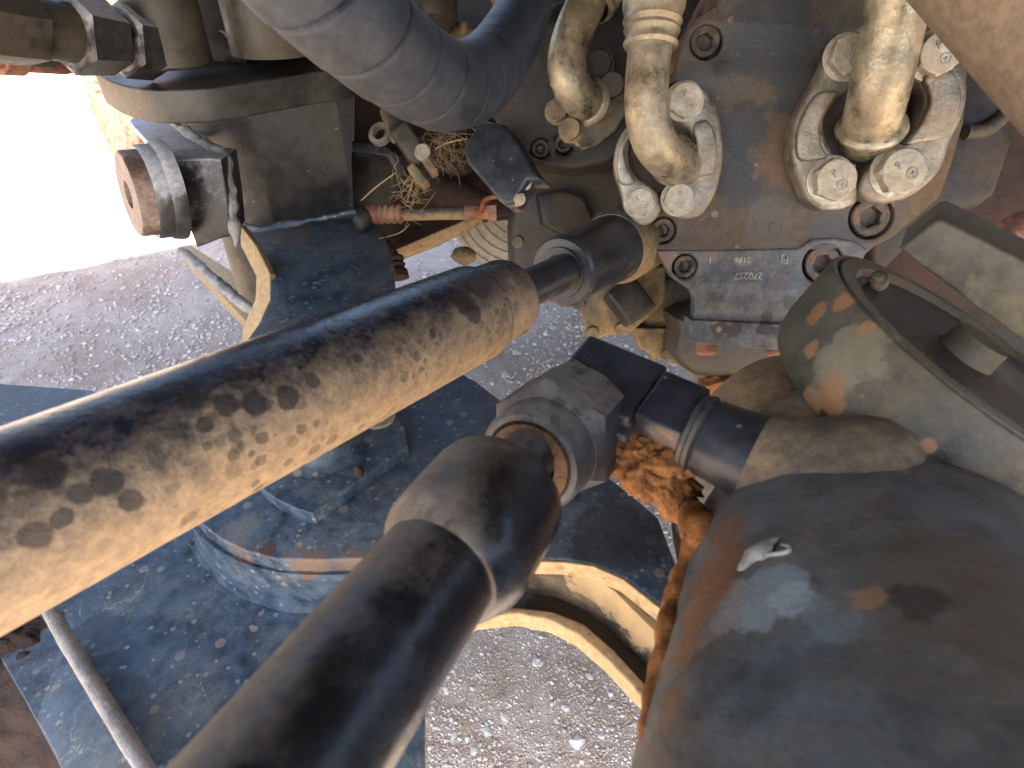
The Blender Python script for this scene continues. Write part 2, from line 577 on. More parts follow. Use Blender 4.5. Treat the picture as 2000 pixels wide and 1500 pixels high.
def slab(pl, outline, thick, bevel=.002, holes=(), smooth=0, px=True, hole_seg=32):
    """plate cut to an outline on a plane; its face lies on the plane, its thickness goes behind it"""
    cu = bpy.data.curves.new('tmp', 'CURVE')
    cu.dimensions = '2D'
    cu.fill_mode = 'BOTH'
    pts = [pl.loc2(*p) for p in outline] if px else list(outline)
    if smooth:
        pts = catmull(pts, smooth, True)
    hl = []
    for (u, v, r) in holes:
        cx, cy = pl.loc2(u, v) if px else (u, v)
        hl.append([(cx + r * math.cos(2 * math.pi * k / hole_seg), cy + r * math.sin(2 * math.pi * k / hole_seg)) for k in range(hole_seg)])
    for ps in [pts] + hl:
        s = cu.splines.new('POLY')
        s.points.add(len(ps) - 1)
        for i, p in enumerate(ps):
            s.points[i].co = (p[0], p[1], 0, 1)
        s.use_cyclic_u = True
    bevel = min(bevel, thick * .45)
    cu.extrude = thick / 2 - bevel
    cu.bevel_depth = bevel
    cu.bevel_resolution = 2
    cu.offset = -bevel
    ob = bpy.data.objects.new('tmp', cu)
    COL.objects.link(ob)
    dg = bpy.context.evaluated_depsgraph_get()
    me = bpy.data.meshes.new_from_object(ob.evaluated_get(dg))
    bpy.data.objects.remove(ob)
    bpy.data.curves.remove(cu)
    m = pl.off(-thick / 2).mat()
    me.transform(m)
    bm = bmesh.new()
    bm.from_mesh(me)
    bpy.data.meshes.remove(me)
    bmesh.ops.remove_doubles(bm, verts=bm.verts, dist=1e-6)
    return bm


def box(c, ax, half, bevel=.003, bm=None, seg=3, taper=None):
    """ax = three directions; half = half sizes; taper scales the +z end"""
    own = bmesh.new()
    c = Vector(c)
    vs = []
    for sx in (-1, 1):
        for sy in (-1, 1):
            for sz in (-1, 1):
                k = taper if (taper and sz > 0) else 1
                vs.append(own.verts.new(c + ax[0] * sx * half[0] * k + ax[1] * sy * half[1] * k + ax[2] * sz * half[2]))
    for f in ((0, 1, 3, 2), (4, 6, 7, 5), (0, 4, 5, 1), (2, 3, 7, 6), (0, 2, 6, 4), (1, 5, 7, 3)):
        own.faces.new([vs[i] for i in f])
    bmesh.ops.recalc_face_normals(own, faces=own.faces)
    if bevel:
        bmesh.ops.bevel(own, geom=own.edges[:], offset=bevel, segments=seg, affect='EDGES', profile=.5)
    if bm is None:
        return own
    me = bpy.data.meshes.new('t')
    own.to_mesh(me)
    own.free()
    bm.from_mesh(me)
    bpy.data.meshes.remove(me)
    return bm


def blob(c, rad, ax=None, sub=4, amp=.35, freq=30, seed=0, amp2=.1):
    bm = bmesh.new()
    bmesh.ops.create_icosphere(bm, subdivisions=sub, radius=1)
    ax = ax or (RR, UU, -FF)
    for v in bm.verts:
        d = v.co.copy()
        p = ax[0] * d.x * rad[0] + ax[1] * d.y * rad[1] + ax[2] * d.z * rad[2]
        w = Vector(c) + p + Vector((seed, seed * 2, 0))
        k = 1 + amp * noise.noise(w * freq) + amp * .5 * noise.noise(w * freq * 2.3) + amp2 * noise.noise(w * freq * 7) + amp2 * .6 * noise.noise(w * freq * 17)
        v.co = Vector(c) + p * k
    return bm


def join(*bms):
    out = bms[0]
    for b in bms[1:]:
        me = bpy.data.meshes.new('t')
        b.to_mesh(me)
        b.free()
        out.from_mesh(me)
        bpy.data.meshes.remove(me)
    return out


def text_mesh(s, pl, u, v, size, depth=.0008, turn=0.0, up=None):
    cu = bpy.data.curves.new('tmp', 'FONT')
    cu.body = s
    cu.size = size
    cu.extrude = depth
    cu.bevel_depth = depth * .3
    cu.resolution_u = 3
    cu.align_x = 'CENTER'
    cu.align_y = 'CENTER'
    ob = bpy.data.objects.new('tmp', cu)
    COL.objects.link(ob)
    dg = bpy.context.evaluated_depsgraph_get()
    me = bpy.data.meshes.new_from_object(ob.evaluated_get(dg))
    bpy.data.objects.remove(ob)
    bpy.data.curves.remove(cu)
    m = Plane(pl.hit(u, v), pl.n).mat() @ Matrix.Rotation(math.radians(turn), 4, 'Z')
    me.transform(m)
    return me


def hex_bolt(c, n, r, h, parent, mat='bolt', rot=0.0, washer=True, marks=True, turn=20):
    """hexagon head with a chamfered, stamped top"""
    n = Vector(n).normalized()
    o = part('bolt', lathe(c, n, [(0, 0), (0, r, 'h'), (h * .86, r, 'h'), (h * .97, r * .90), (h, r * .86), (h, 0)], 48, rot=rot),
             mat, parent, ang=25)
    if washer:
        part('washer', lathe(c + n * .0002, n, [(0, r * .5), (0, r * 1.12), (h * .14, r * 1.12), (h * .18, r * 1.05), (h * .18, r * .5)], 36), mat, o)
    if marks:
        pl = Plane(c + n * h, n)
        b = lathe(c + n * (h * .985) + pl.x * r * .05 - pl.y * r * .34, n, [(0, r * .25), (r * .04, r * .25), (r * .04, r * .2), (0, r * .2)], 20)
        me = bpy.data.meshes.new('t')
        b.to_mesh(me)
        b.free()
        bb = bmesh.new()
        bb.from_mesh(me)
        for s, dx, dy, sz in (('x', .05, -.34, .42), ('P', .05, .32, .48)):
            cu = bpy.data.curves.new('t', 'FONT')
            cu.body, cu.size, cu.extrude, cu.align_x, cu.align_y, cu.resolution_u = s, sz * r, r * .06, 'CENTER', 'CENTER', 2
            ob = bpy.data.objects.new('t', cu)
            COL.objects.link(ob)
            m2 = bpy.data.meshes.new_from_object(ob.evaluated_get(bpy.context.evaluated_depsgraph_get()))
            bpy.data.objects.remove(ob)
            bpy.data.curves.remove(cu)
            m2.transform(Matrix.Translation((dx * r, dy * r, 0)))
            m2.transform(Plane(c + n * h * .99, n).mat())
            bb.from_mesh(m2)
            bpy.data.meshes.remove(m2)
        bmesh.ops.rotate(bb, verts=bb.verts, cent=c, matrix=Matrix.Rotation(math.radians(turn), 3, n))
        part('stamped_mark', bb, 'flange', o, smooth=False)
    return o


def socket_bolt(c, n, r, h, parent, rot=.4):
    """cap screw: round head with a deep hexagonal socket"""
    n = Vector(n).normalized()
    return part('socket_bolt', lathe(c, n, [(-h, 0), (-h, r), (-h * .12, r), (0, r * .92), (0, r * .62), (-h * .1, r * .56, 'h'), (-h * .85, r * .54, 'h'), (-h * .95, 0)],
                                     48, rot=rot), 'socket', parent, ang=30)


# ================================================================== ground
def axis_coords(lo, hi, step, far):
    a = list(np.arange(lo, hi + step * .5, step))
    s, x, out = step, a[-1], []
    while x < far:
        s *= 1.35
        x += s
        out.append(x)
    s, x, neg = step, a[0], []
    while x > -far:
        s *= 1.35
        x -= s
        neg.append(x)
    return np.array(neg[::-1] + a + out)


def ground_z(x, y):
    v = Vector((x, y, 0))
    return .010 * noise.noise(v * 3.1) + .006 * noise.noise(v * 9) + .003 * noise.noise(v * 31)


xs, ys = axis_coords(-3.0, 1.6, .014, 400), axis_coords(0.1, 3.6, .014, 400)
nx, ny = len(xs), len(ys)
V = np.zeros((nx * ny, 3))
for j, yy in enumerate(ys):
    for i, xx in enumerate(xs):
        near = -3.05 < xx < 1.65 and 0.05 < yy < 3.65
        V[j * nx + i] = (xx, yy, ground_z(xx, yy) if near else 0)
ii, jj = np.meshgrid(np.arange(nx - 1), np.arange(ny - 1))
a = (jj * nx + ii).ravel()
Fq = np.stack([a, a + 1, a + nx + 1, a + nx], axis=1)
me = bpy.data.meshes.new('ground')
me.vertices.add(len(V))
me.vertices.foreach_set('co', V.ravel())
me.loops.add(len(Fq) * 4)
me.loops.foreach_set('vertex_index', Fq.ravel())
me.polygons.add(len(Fq))
me.polygons.foreach_set('loop_start', np.arange(0, len(Fq) * 4, 4))
me.update(calc_edges=True)
me.materials.append(M['ground'])
me.shade_smooth()
g = bpy.data.objects.new('ground', me)
COL.objects.link(g)
g['kind'] = 'structure'

# gravel: many small stones, one object
t_ = bmesh.new()
bmesh.ops.create_icosphere(t_, subdivisions=1, radius=1)
ICO_V = np.array([v.co[:] for v in t_.verts])
ICO_F = np.array([[v.index for v in f.verts] for f in t_.faces])
t_.free()


def stones_mesh(name, spots):
    n = len(spots)
    nv = len(ICO_V)
    Vv = np.zeros((n, nv, 3))
    for k, (x, y, z, s) in enumerate(spots):
        sq = np.array([1, random.uniform(.55, 1), random.uniform(.35, .7)]) * s
        base = ICO_V * (1 + np.random.uniform(-.25, .25, (nv, 1))) * sq
        t = random.uniform(0, 6.28)
        R = np.array([[math.cos(t), -math.sin(t), 0], [math.sin(t), math.cos(t), 0], [0, 0, 1]])
        Vv[k] = base @ R.T + (x, y, z)
    Fv = (ICO_F[None] + (np.arange(n) * nv)[:, None, None]).reshape(-1, 3)
    me = bpy.data.meshes.new(name)
    me.vertices.add(n * nv)
    me.vertices.foreach_set('co', Vv.ravel())
    me.loops.add(len(Fv) * 3)
    me.loops.foreach_set('vertex_index', Fv.ravel())
    me.polygons.add(len(Fv))
    me.polygons.foreach_set('loop_start', np.arange(0, len(Fv) * 3, 3))
    me.update(calc_edges=True)
    return me


spots = []
while len(spots) < 46000:
    u, v = random.uniform(-60, 1500), random.uniform(100, 1560)
    if len(spots) % 8 == 0:
        u, v = random.uniform(820, 1300), random.uniform(1100, 1560)
    r = ray(u, v)
    if r.z > -.12:
        continue
    p = C0 + r * (H / -r.z)
    if p.y > 3.6 or p.x < -3:
        continue
    cl = noise.noise(Vector((p.x, p.y, 3)) * 5)
    if random.random() > .55 + cl * 1.1:
        continue
    s = min(.0085, (.0009 + abs(random.gauss(0, .0013)) + (random.random() ** 18) * .004) * max(.7, min(1.9, p.y * 1.3)))
    spots.append((p.x, p.y, ground_z(p.x, p.y) + s * .15, s))
me = stones_mesh('gravel', spots)
me.materials.append(M['gravel'])
go = bpy.data.objects.new('gravel', me)
COL.objects.link(go)
_tag(go, 'fine pinkish grey gravel scattered over the dirt', 'gravel', kind='stuff')

# pale stones one can count
STN = [(1050, 1298, .010), (985, 1402, .007), (950, 1432, .007), (1105, 1388, .007), (1125, 1455, .010), (1150, 1325, .006), (853, 1425, .006),
       (885, 1440, .006), (925, 1465, .007), (210, 690, .007), (250, 640, .006),
       (340, 700, .006), (1010, 690, .012), (900, 545, .012), (1180, 720, .010), (1290, 770, .012), (1080, 640, .010), (985, 735, .010),
       (345, 640, .010), (240, 560, .010), (1040, 1230, .006), (870, 1350, .006), (1175, 1440, .007)]
for k, (u, v, s) in enumerate(STN):
    r = ray(u, v)
    p = C0 + r * (H / -r.z)
    single('pale_stone', blob((p.x, p.y, ground_z(p.x, p.y) + s * .15), (s, s * random.uniform(.6, .95), s * .45), ax=(Vector((math.cos(k), math.sin(k), 0)), Vector((-math.sin(k), math.cos(k), 0)), Vector((0, 0, 1))),
                                 sub=2, amp=.75, freq=75, seed=k), 'stone',
           'small pale bluish white stone lying loose on the gravelly dirt', 'stone', group='pale stones on the dirt', ang=20)

# straw and twigs
bm = bmesh.new()
for k in range(420):
    u, v = random.uniform(-40, 460), random.uniform(420, 760)
    if k % 3 == 0:
        u, v = random.uniform(830, 1240), random.uniform(1190, 1500)
    r = ray(u, v)
    p = C0 + r * (H / -r.z)
    if p.y > 3.4:
        continue
    t = random.uniform(0, 6.28)
    L = random.uniform(.008, .045)
    bend = random.uniform(-.5, .5)
    pts = []
    for q in range(4):
        f = q / 3 - .5
        pts.append((Vector((p.x + math.cos(t + bend * f) * L * f, p.y + math.sin(t + bend * f) * L * f, ground_z(p.x, p.y) + .003 + .002 * math.sin(q + k))), .0005))
    tube(pts, seg=4, n=1, bm=bm, smooth=False)
single('dry_straw', bm, 'straw', 'short dry straw and twigs strewn over the dirt', 'straw', kind='stuff')

# red dirt ground patch, lower left under the frame
# ================================================================== machine body above (casts the shade)
body = thing('machine_body', 'dark loader body hanging over the steering parts, its edge shading the ground', 'machine body', (0.6, .2, 1.6))
ZB = 1.45


def shade_edge(u, v, z):
    r = ray(u, v)
    p = C0 + r * (H / -r.z)
    return p + sdir * (z / sdir.z)


e1, e2 = shade_edge(0, 552, ZB), shade_edge(350, 485, ZB)
dv = (e2 - e1).normalized()
e0, e3 = e1 - dv * 0.5, e2 + dv * 3.0
poly = [(e0.x, e0.y), (e3.x, e3.y), (e3.x + .6, -.80), (e0.x + .25, -.66)]
part('belly_plate', slab(zplane(ZB + .02), poly, .02, .004, px=False), 'dark', body)
part('engine_shade_slab', box((1.12, 1.5, 1.10), (Vector((1, 0, 0)), Vector((0, 1, 0)), Vector((0, 0, 1))), (1.16, .78, .015), .004), 'dark', body)  # unseen slab added to darken the engine bay
part('side_shade_wall', box((2.35, .6, .85), (Vector((1, 0, 0)), Vector((0, 1, 0)), Vector((0, 0, 1))), (.03, 1.9, .58), .005), 'dark', body)  # unseen panel added to block light from the right
print('BELLY', [tuple(round(c, 2) for c in p) for p in poly])

# engine bay: dark castings behind everything
bay = thing('engine_bay_casting', 'dark brown underside casting filling the gap behind the hoses', 'casting', P(1000, 300, 1.5))
pb = fplane(1000, 300, 1.5, 0, -.1, 1)
part('back_panel', slab(pb, [(560, -200), (600, 380), (690, 430), (775, 505), (940, 428), (1010, 420), (1015, 520), (1130, 560), (1240, 640), (1560, 700), (2150, 700), (2150, -200)], .06, .006), 'dark', bay)
pb2 = fplane(800, 350, 1.38, .2, -.3, 1)
part('brown_web_plate', slab(pb2, [(690, 60), (690, 420), (700, 440), (780, 500), (935, 430), (985, 400), (1000, 380), (960, 300), (900, 200)], .02, .004), 'brown', bay)
part('lip', slab(fplane(850, 460, 1.36, .1, -.2, 1), [(770, 488), (935, 418), (945, 432), (860, 478), (790, 505), (775, 503)], .03, .004), 'edge', bay)
part('curved_arm', tube([(800, 300, 1.32, .03), (850, 360, 1.32, .035), (910, 390, 1.32, .035), (960, 400, 1.32, .02)], 20), 'brown', bay)
part('duct', tube([(760, -80, 1.3, .06), (825, 20, 1.3, .055), (850, 70, 1.3, .05)], 24), 'olive', bay)
part('filter_bowl', lathe(P(840, -30, 1.2), cv(.1, -1, .25), [(0, .05), (.07, .05), (.085, .045), (.1, .03), (.1, 0)], 32), 'olive', bay)

# ribbed disc
disc = thing('ribbed_disc', 'pale dusty disc with concentric ribs behind the track rod', 'disc', P(1010, 415, 1.62))
prof = [(-.02, 0), (-.02, .2), (0, .2)]
for r in (.185, .165, .14, .115, .09):
    prof += [(0, r + .004), (.006, r + .002), (.006, r - .002), (0, r - .004)]
prof += [(0, .06), (.012, .055), (.012, 0)]
part('disc_face', lathe(P(1015, 395, 1.62), cv(-.1, -.5, 1), prof, 72), 'disc', disc)
part('hub_lug', blob(P(905, 500, 1.5), (.03, .022, .02), amp=.2, sub=3), 'gear', disc)

# ================================================================== swing post, boss, arm
ZA = .47
post = thing('frame_post', 'tall dark rounded frame post standing on the blue plate', 'post', P(580, 430, 1.07))


def gp(u, v, z):
    r = ray(u, v)
    return C0 + r * ((H - z) / -r.z)


fr, fl = gp(692, 412, ZA), gp(540, 440, ZA)
wd = (fr - fl).length
xd = (fr - fl).normalized()
yd = Vector((-xd.y, xd.x, 0))
outl = [fr, fl, fl - xd * .045 + yd * .018, fl - xd * .085 + yd * .055, fl - xd * .10 + yd * .12, fl - xd * .08 + yd * .19, fl - xd * .0 + yd * .22, fr + yd * .22]
ol = [tuple(outl[0][:2])] + [p[:2] for p in catmull([tuple(q[:2]) for q in outl[1:]], 5)]
part('column', slab(zplane(1.05), ol, 1.05 - .20, .006, px=False), 'postpaint', post)
part('foot_flange', slab(zplane(.235), [(345, 482), (372, 478), (470, 540), (520, 600), (560, 690), (490, 640)], .035, .003), 'edge', post)
part('weld_bead', tube([(356, 492, 1.19, .010), (400, 530, 1.15, .011), (445, 570, 1.11, .011), (500, 612, 1.06, .010)], 14, 14, wob=.004), 'weld', post)
part('base_weld', tube([(478, 442, 1.10, .006), (520, 446, 1.09, .006), (600, 430, 1.08, .005), (695, 414, 1.08, .005)], 12, 12, wob=.004), 'slate', post)
part('side_gusset', slab(fplane(500, 500, 1.02, -.8, 0, 1), [(468, 438), (500, 480), (527, 535), (526, 585), (505, 632), (470, 690), (474, 640), (498, 585), (500, 540), (470, 480)], .012, .002), 'edge', post)

boss = thing('pin_boss', 'welded boss block with pale top on the left side of the frame post', 'boss', P(370, 400, .95))
pb = fplane(390, 400, .92, .12, -.55, .9)
part('boss_block', slab(pb, [(338, 312), (410, 309), (432, 312), (446, 400), (452, 462), (432, 466), (385, 484), (368, 440), (352, 375)], .085, .003), 'bosspaint', boss)
top = zplane(P(345, 308, .90).z)
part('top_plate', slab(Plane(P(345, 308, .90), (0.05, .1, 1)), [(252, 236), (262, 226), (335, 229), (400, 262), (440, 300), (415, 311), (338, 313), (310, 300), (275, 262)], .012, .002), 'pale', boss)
part('weld_bead', tube([(330, 234, .99, .006), (365, 258, .97, .0065), (400, 283, .95, .0065), (436, 302, .93, .007), (447, 340, .93, .008), (455, 420, .94, .008), (462, 482, .95, .004)], 12, 16, wob=.006), 'weld', boss)
bax = cv(-1, -.38, .78)
bc = P(316, 374, .90)
part('boss_collar', lathe(bc, bax, [(-.016, .071), (-.01, .071), (.0, .069), (.004, .065), (.004, 0)], 56), 'bosspaint', boss)
part('end_collar', lathe(bc, bax, [(.002, .066), (.018, .066), (.022, .063), (.022, 0)], 56), 'bosspaint', boss)
pin = part('pin', lathe(bc, bax, [(.020, .060), (.040, .060), (.044, .057), (.044, .0195), (.02, .0195), (.02, 0)], 56), 'pinrust', boss)

arm = thing('link_arm', 'flat dark rounded link arm bolted above the frame post', 'link arm', P(380, 170, .9))
ZL = gp(400, 158, 0).z
pz = zplane(P(400, 150, .9).z)
ZT = pz.o.z
part('arm_plate', slab(pz, [(186, 128), (200, 150), (240, 166), (300, 175), (400, 172), (500, 158), (600, 142), (700, 122), (760, 60), (700, 20), (600, 15), (480, 40), (400, 60), (260, 90)], .045, .003, smooth=4), 'postpaint', arm)
part('arm_pin_head', lathe(gp(338, 190, ZT - .045), (0, 0, -1), [(-.02, .042), (.004, .042), (.012, .036), (.012, 0)], 36), 'gear', arm)
part('pivot_sleeve', lathe(P(345, 120, .885) + Vector((0, 0, -.004)), (0.02, 0, 1), [(0, .045), (.004, .049), (.25, .049), (.25, 0)], 48), 'olive', arm)
part('weld_bead', tube([(404, 55, .98, .014), (440, 62, .98, .014), (475, 82, .98, .012)], 12, 10, wob=.006), 'weld', arm)
part('rear_sleeve', lathe(P(545, 100, .95), (0, 0, 1), [(0, .07), (.2, .07), (.2, 0)], 40), 'olive', arm)
part('plug', lathe(P(480, 100, .97), cv(-1, -.1, .3), [(0, .018), (.03, .018), (.03, 0)], 24), 'olive', arm)

# hydraulic fitting chain top left
fit = thing('hydraulic_fitting', 'row of dark hex nuts and couplings leading left from the link arm', 'fitting', P(150, 70, .8))
fa = (P(-60, 45, .66) - P(300, 95, .86))
fa.normalize()
A0 = P(300, 88, .86)
Lf = (P(-60, 45, .66) - A0).length
part('hex_nut', lathe(A0, fa, [(0, 0), (0, .034), (.006, .046, 'h'), (.05, .046, 'h'), (.054, .038), (.054, 0)], 48, rot=.35), 'bosspaint', fit, ang=25)
part('hex_nut', lathe(A0, fa, [(.056, 0), (.056, .028), (.066, .044, 'h'), (.12, .048, 'h'), (.124, .040), (.124, 0)], 48, rot=.35), 'bosspaint', fit, ang=25)
part('coupling', lathe(A0, fa, [(.12, 0), (.12, .034), (.18, .032), (.18, 0)], 40), 'olive', fit)
part('hex_nut', lathe(A0, fa, [(.17, 0), (.17, .044, 'h'), (.25, .044, 'h'), (.25, 0)], 48, rot=.1), 'olive', fit, ang=25)
part('hose_tail', lathe(A0, fa, [(.25, 0), (.25, .026), (.45, .026), (.45, 0)], 32), 'seal', fit)
fit2 = thing('hose_coupling', 'reddish brown coupling with a thick end under the hex nuts', 'coupling', P(60, 110, .85))
part('sleeve', lathe(P(132, 112, .92), (P(-80, 95, .8) - P(132, 112, .92)), [(0, 0), (0, .022), (.01, .024), (.07, .024), (.072, .029), (.1, .029), (.1, .022), (.3, .022), (.3, 0)], 36), 'rust', fit2)
part('nut', lathe(P(85, 95, .88), (P(-80, 75, .8) - P(85, 95, .88)), [(0, 0), (0, .03, 'h'), (.1, .03, 'h'), (.1, 0)], 48), 'olive', fit2, ang=25)
single('bracket_strip', box(P(60, 12, .92), (cv(1, -.05, .1), cv(0, 1, 0), cv(0, 0, 1)), (.09, .02, .02), .003), 'rust',
       'short reddish bar at the top left corner above the hex nuts', 'bar')

# dirt-caked tyre behind
tyre = thing('tyre', 'tyre caked in red dirt far behind the pin boss', 'tyre', P(200, 150, 2.4))
trd = [(-.16, .30), (-.16, .52), (-.13, .56), (0, .575), (.13, .56), (.16, .52), (.16, .30)]
TY = P(255, 30, 2.35)
part('tread', lathe(TY, cv(.75, .25, -.55), trd, 72, wob=.02), 'tyre', tyre)

# ================================================================== blue frame plates
frame = thing('steel_chassis', 'large slate blue steel frame plates spotted with dried drops under both rods', 'frame', gp(600, 1000, .44))
ZB1 = .47
part('upper_plate', slab(zplane(ZB1), [(472, 446), (500, 482), (527, 535), (526, 585), (505, 632), (462, 690), (430, 760), (400, 850), (378, 940), (372, 1000), (395, 1025), (430, 1052), (480, 1076), (540, 1091), (620, 1094), (720, 1090), (900, 1085), (1030, 1092),
                                       (1100, 1094), (1160, 1102), (1220, 1128), (1290, 1182), (1335, 1225), (1345, 1150), (1320, 1100), (1285, 1010), (1200, 940), (1100, 880), (1000, 800), (965, 772), (930, 745), (890, 722), (830, 650), (790, 600), (771, 570), (769, 515), (755, 470), (740, 438), (700, 425), (600, 430)], .020, .0025), 'slate', frame)
part('lower_plate', slab(zplane(.385), [(-160, 742), (0, 749), (180, 762), (420, 840), (600, 950), (900, 1000), (1250, 1060), (1420, 1200), (1400, 1420), (1320, 1420), (1246, 1352), (1190, 1292), (1130, 1240), (1075, 1212), (1010, 1199),
                                        (950, 1205), (890, 1235), (850, 1290), (829, 1360), (829, 1420), (829, 1620), (150, 1620), (120, 1500), (50, 1370), (0, 1285), (-160, 1080)], .012, .0015), 'slate', frame)
FLc = Vector(frame.location)
M['slate'] = metal('slate_blue_plate_paint', (.023, .048, .080), (.155, .165, .165), cover=.36, soft=.6, scale=11, rough=.40,
                   spots=[((.27, .23, .19), 62, .36, .38), ((.30, .28, .25), 150, .42, .3), ((.22, .15, .10), 34, .24, .35)], scratches=.9, bump=.35, fine=.6,
                   patches=[(gp(600, 1108, .46) - FLc, .022, (.20, .11, .05), .75), (gp(470, 1085, .46) - FLc, .014, (.15, .09, .05), .6), (gp(680, 1104, .465) - FLc, .016, (.18, .10, .05), .6),
                            (gp(470, 1035, .47) - FLc, .020, (.16, .15, .15), .7), (gp(520, 1070, .47) - FLc, .010, (.08, .04, .025), .8), (gp(180, 1240, .385) - FLc, .03, (.012, .02, .035), .6),
                            (gp(1180, 800, .47) - FLc, .05, (.03, .03, .032), .6), (gp(1200, 1050, .47) - FLc, .05, (.035, .035, .038), .6), (gp(560, 460, .47) - FLc, .05, (.20, .15, .11), .5),
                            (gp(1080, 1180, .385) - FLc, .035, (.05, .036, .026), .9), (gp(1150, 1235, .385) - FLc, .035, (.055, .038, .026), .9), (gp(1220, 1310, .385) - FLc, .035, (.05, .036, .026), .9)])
for ch_ in frame.children:
    if ch_.data.materials[0].name.startswith('slate'):
        ch_.data.materials[0] = M['slate']
part('edge_strip', slab(zplane(ZB1 - .0006), [(1020, 1092), (1100, 1094.5), (1160, 1102.5), (1220, 1128.5), (1290, 1182.5), (1340, 1230), (1338, 1236), (1287, 1188), (1217, 1133), (1158, 1107), (1100, 1099), (1020, 1097)], .0188, .0005), 'edge', frame)
zz = zplane(.448)
inn = [(372, 980), (398, 1012), (432, 1040), (480, 1064), (540, 1079), (620, 1083), (720, 1080), (900, 1076), (1030, 1086), (1090, 1096), (1150, 1120), (1200, 1155), (1260, 1215), (1340, 1290)]
otr = [(1380, 1200), (1300, 1100), (1000, 1000), (600, 960), (400, 930)]
web_m = metal('dusted_warm_lit_web', (.03, .027, .022), (.20, .13, .07), cover=.36, soft=.35, scale=16, rough=.5, rust=.3, rust_col=(.16, .07, .035), bump=.5,
              patches=[(gp(1150, 1125, .44) - FLc, .03, (.42, .29, .14), .85), (gp(1200, 1160, .44) - FLc, .035, (.42, .29, .14), .85), (gp(1260, 1215, .44) - FLc, .04, (.40, .27, .13), .85)])  # tan patches paint the warm light falling on the web
part('web_wall', slab(zz, inn + otr, .062, .001), web_m, frame)
# fillet sweeping from the web down to the lower plate
fil = bmesh.new()
rows = []
tp = catmull([gp(u, v, .449)[:] for (u, v) in [(376, 1030), (410, 1062), (470, 1098), (560, 1120), (680, 1122), (800, 1110), (900, 1102)]], 6)
bt = catmull([gp(u, v, .386)[:] for (u, v) in [(366, 1060), (400, 1110), (460, 1160), (560, 1196), (680, 1192), (800, 1168), (900, 1150)]], 6)
for k in range(7):
    f = k / 6
    rows.append([fil.verts.new(Vector(a_).lerp(Vector(b_), f) + Vector((0, 0, -.016 * math.sin(math.pi * f)))) for a_, b_ in zip(tp, bt)])
rows.append([fil.verts.new(Vector(b_) + Vector((0, .05, -.001))) for b_ in bt])
rows.append([fil.verts.new(Vector(a_) + Vector((0, .05, -.001))) for a_ in tp])
rows.append(rows[0])
for r0, r1 in zip(rows, rows[1:]):
    for k in range(len(r0) - 1):
        fil.faces.new((r0[k], r0[k + 1], r1[k + 1], r1[k]))
part('fillet', fil, 'slate', frame)
part('rim_strip', slab(zplane(.402), [(1012, 1186), (1080, 1194), (1140, 1218), (1200, 1270), (1262, 1338), (1330, 1400), (1322, 1416), (1246, 1351), (1190, 1291), (1130, 1239), (1075, 1211), (1010, 1198), (930, 1206), (900, 1224), (880, 1246), (876, 1236), (898, 1212), (930, 1194), (970, 1186)], .024, .002), 'edge', frame)
part('edge_rib', tube([(88, 1172, .545, .0062), (130, 1250, .51, .0062), (215, 1390, .462, .0060), (320, 1560, .415, .0058)], 12, 10, wob=.0006), 'weld', frame)
part('side_plate', slab(Plane(gp(60, 1300, .375), Vector((-.35, -.1, 1))), [(-150, 1090), (85, 1180), (130, 1262), (210, 1400), (300, 1560), (140, 1560), (105, 1470), (50, 1370), (0, 1285), (-150, 1100)], .012, .002), 'slate', frame)
kp = zplane(.488)
cap = part('kingpin_plate', slab(kp, [(560, 800), (510, 880), (492, 925), (505, 948), (535, 972), (575, 992), (612, 1003), (700, 938), (796, 868), (792, 840), (778, 812), (752, 785), (700, 765), (620, 765)], .017, .0015), 'slate', frame)
part('bore_collar', lathe(gp(628, 862, .488), (0, 0, 1), [(0, .054), (.003, .046), (.008, .042), (.026, .037), (.030, .032), (.018, .026), (.018, 0)], 48), 'slate', cap)
part('stop_stud', lathe(gp(700, 925, .488), (0, 0, 1), [(0, .006), (.006, .005), (.012, .002), (.012, 0)], 12, wob=.1), 'brown', cap)
part('plate_bolt', lathe(gp(738, 816, .488), (0, 0, 1), [(0, .02), (.004, .02), (.004, .015, 'h'), (.014, .015, 'h'), (.014, 0)], 48), 'bolt', cap)
# mud bank bottom left under the plate
single('mud_bank', blob(P(-20, 1480, .62), (.16, .16, .06), amp=.16, freq=9, seed=4, sub=6, amp2=.05), 'brown', 'dark red brown mud in the bottom left corner beside the blue plate', 'mud', kind='stuff', ang=180)

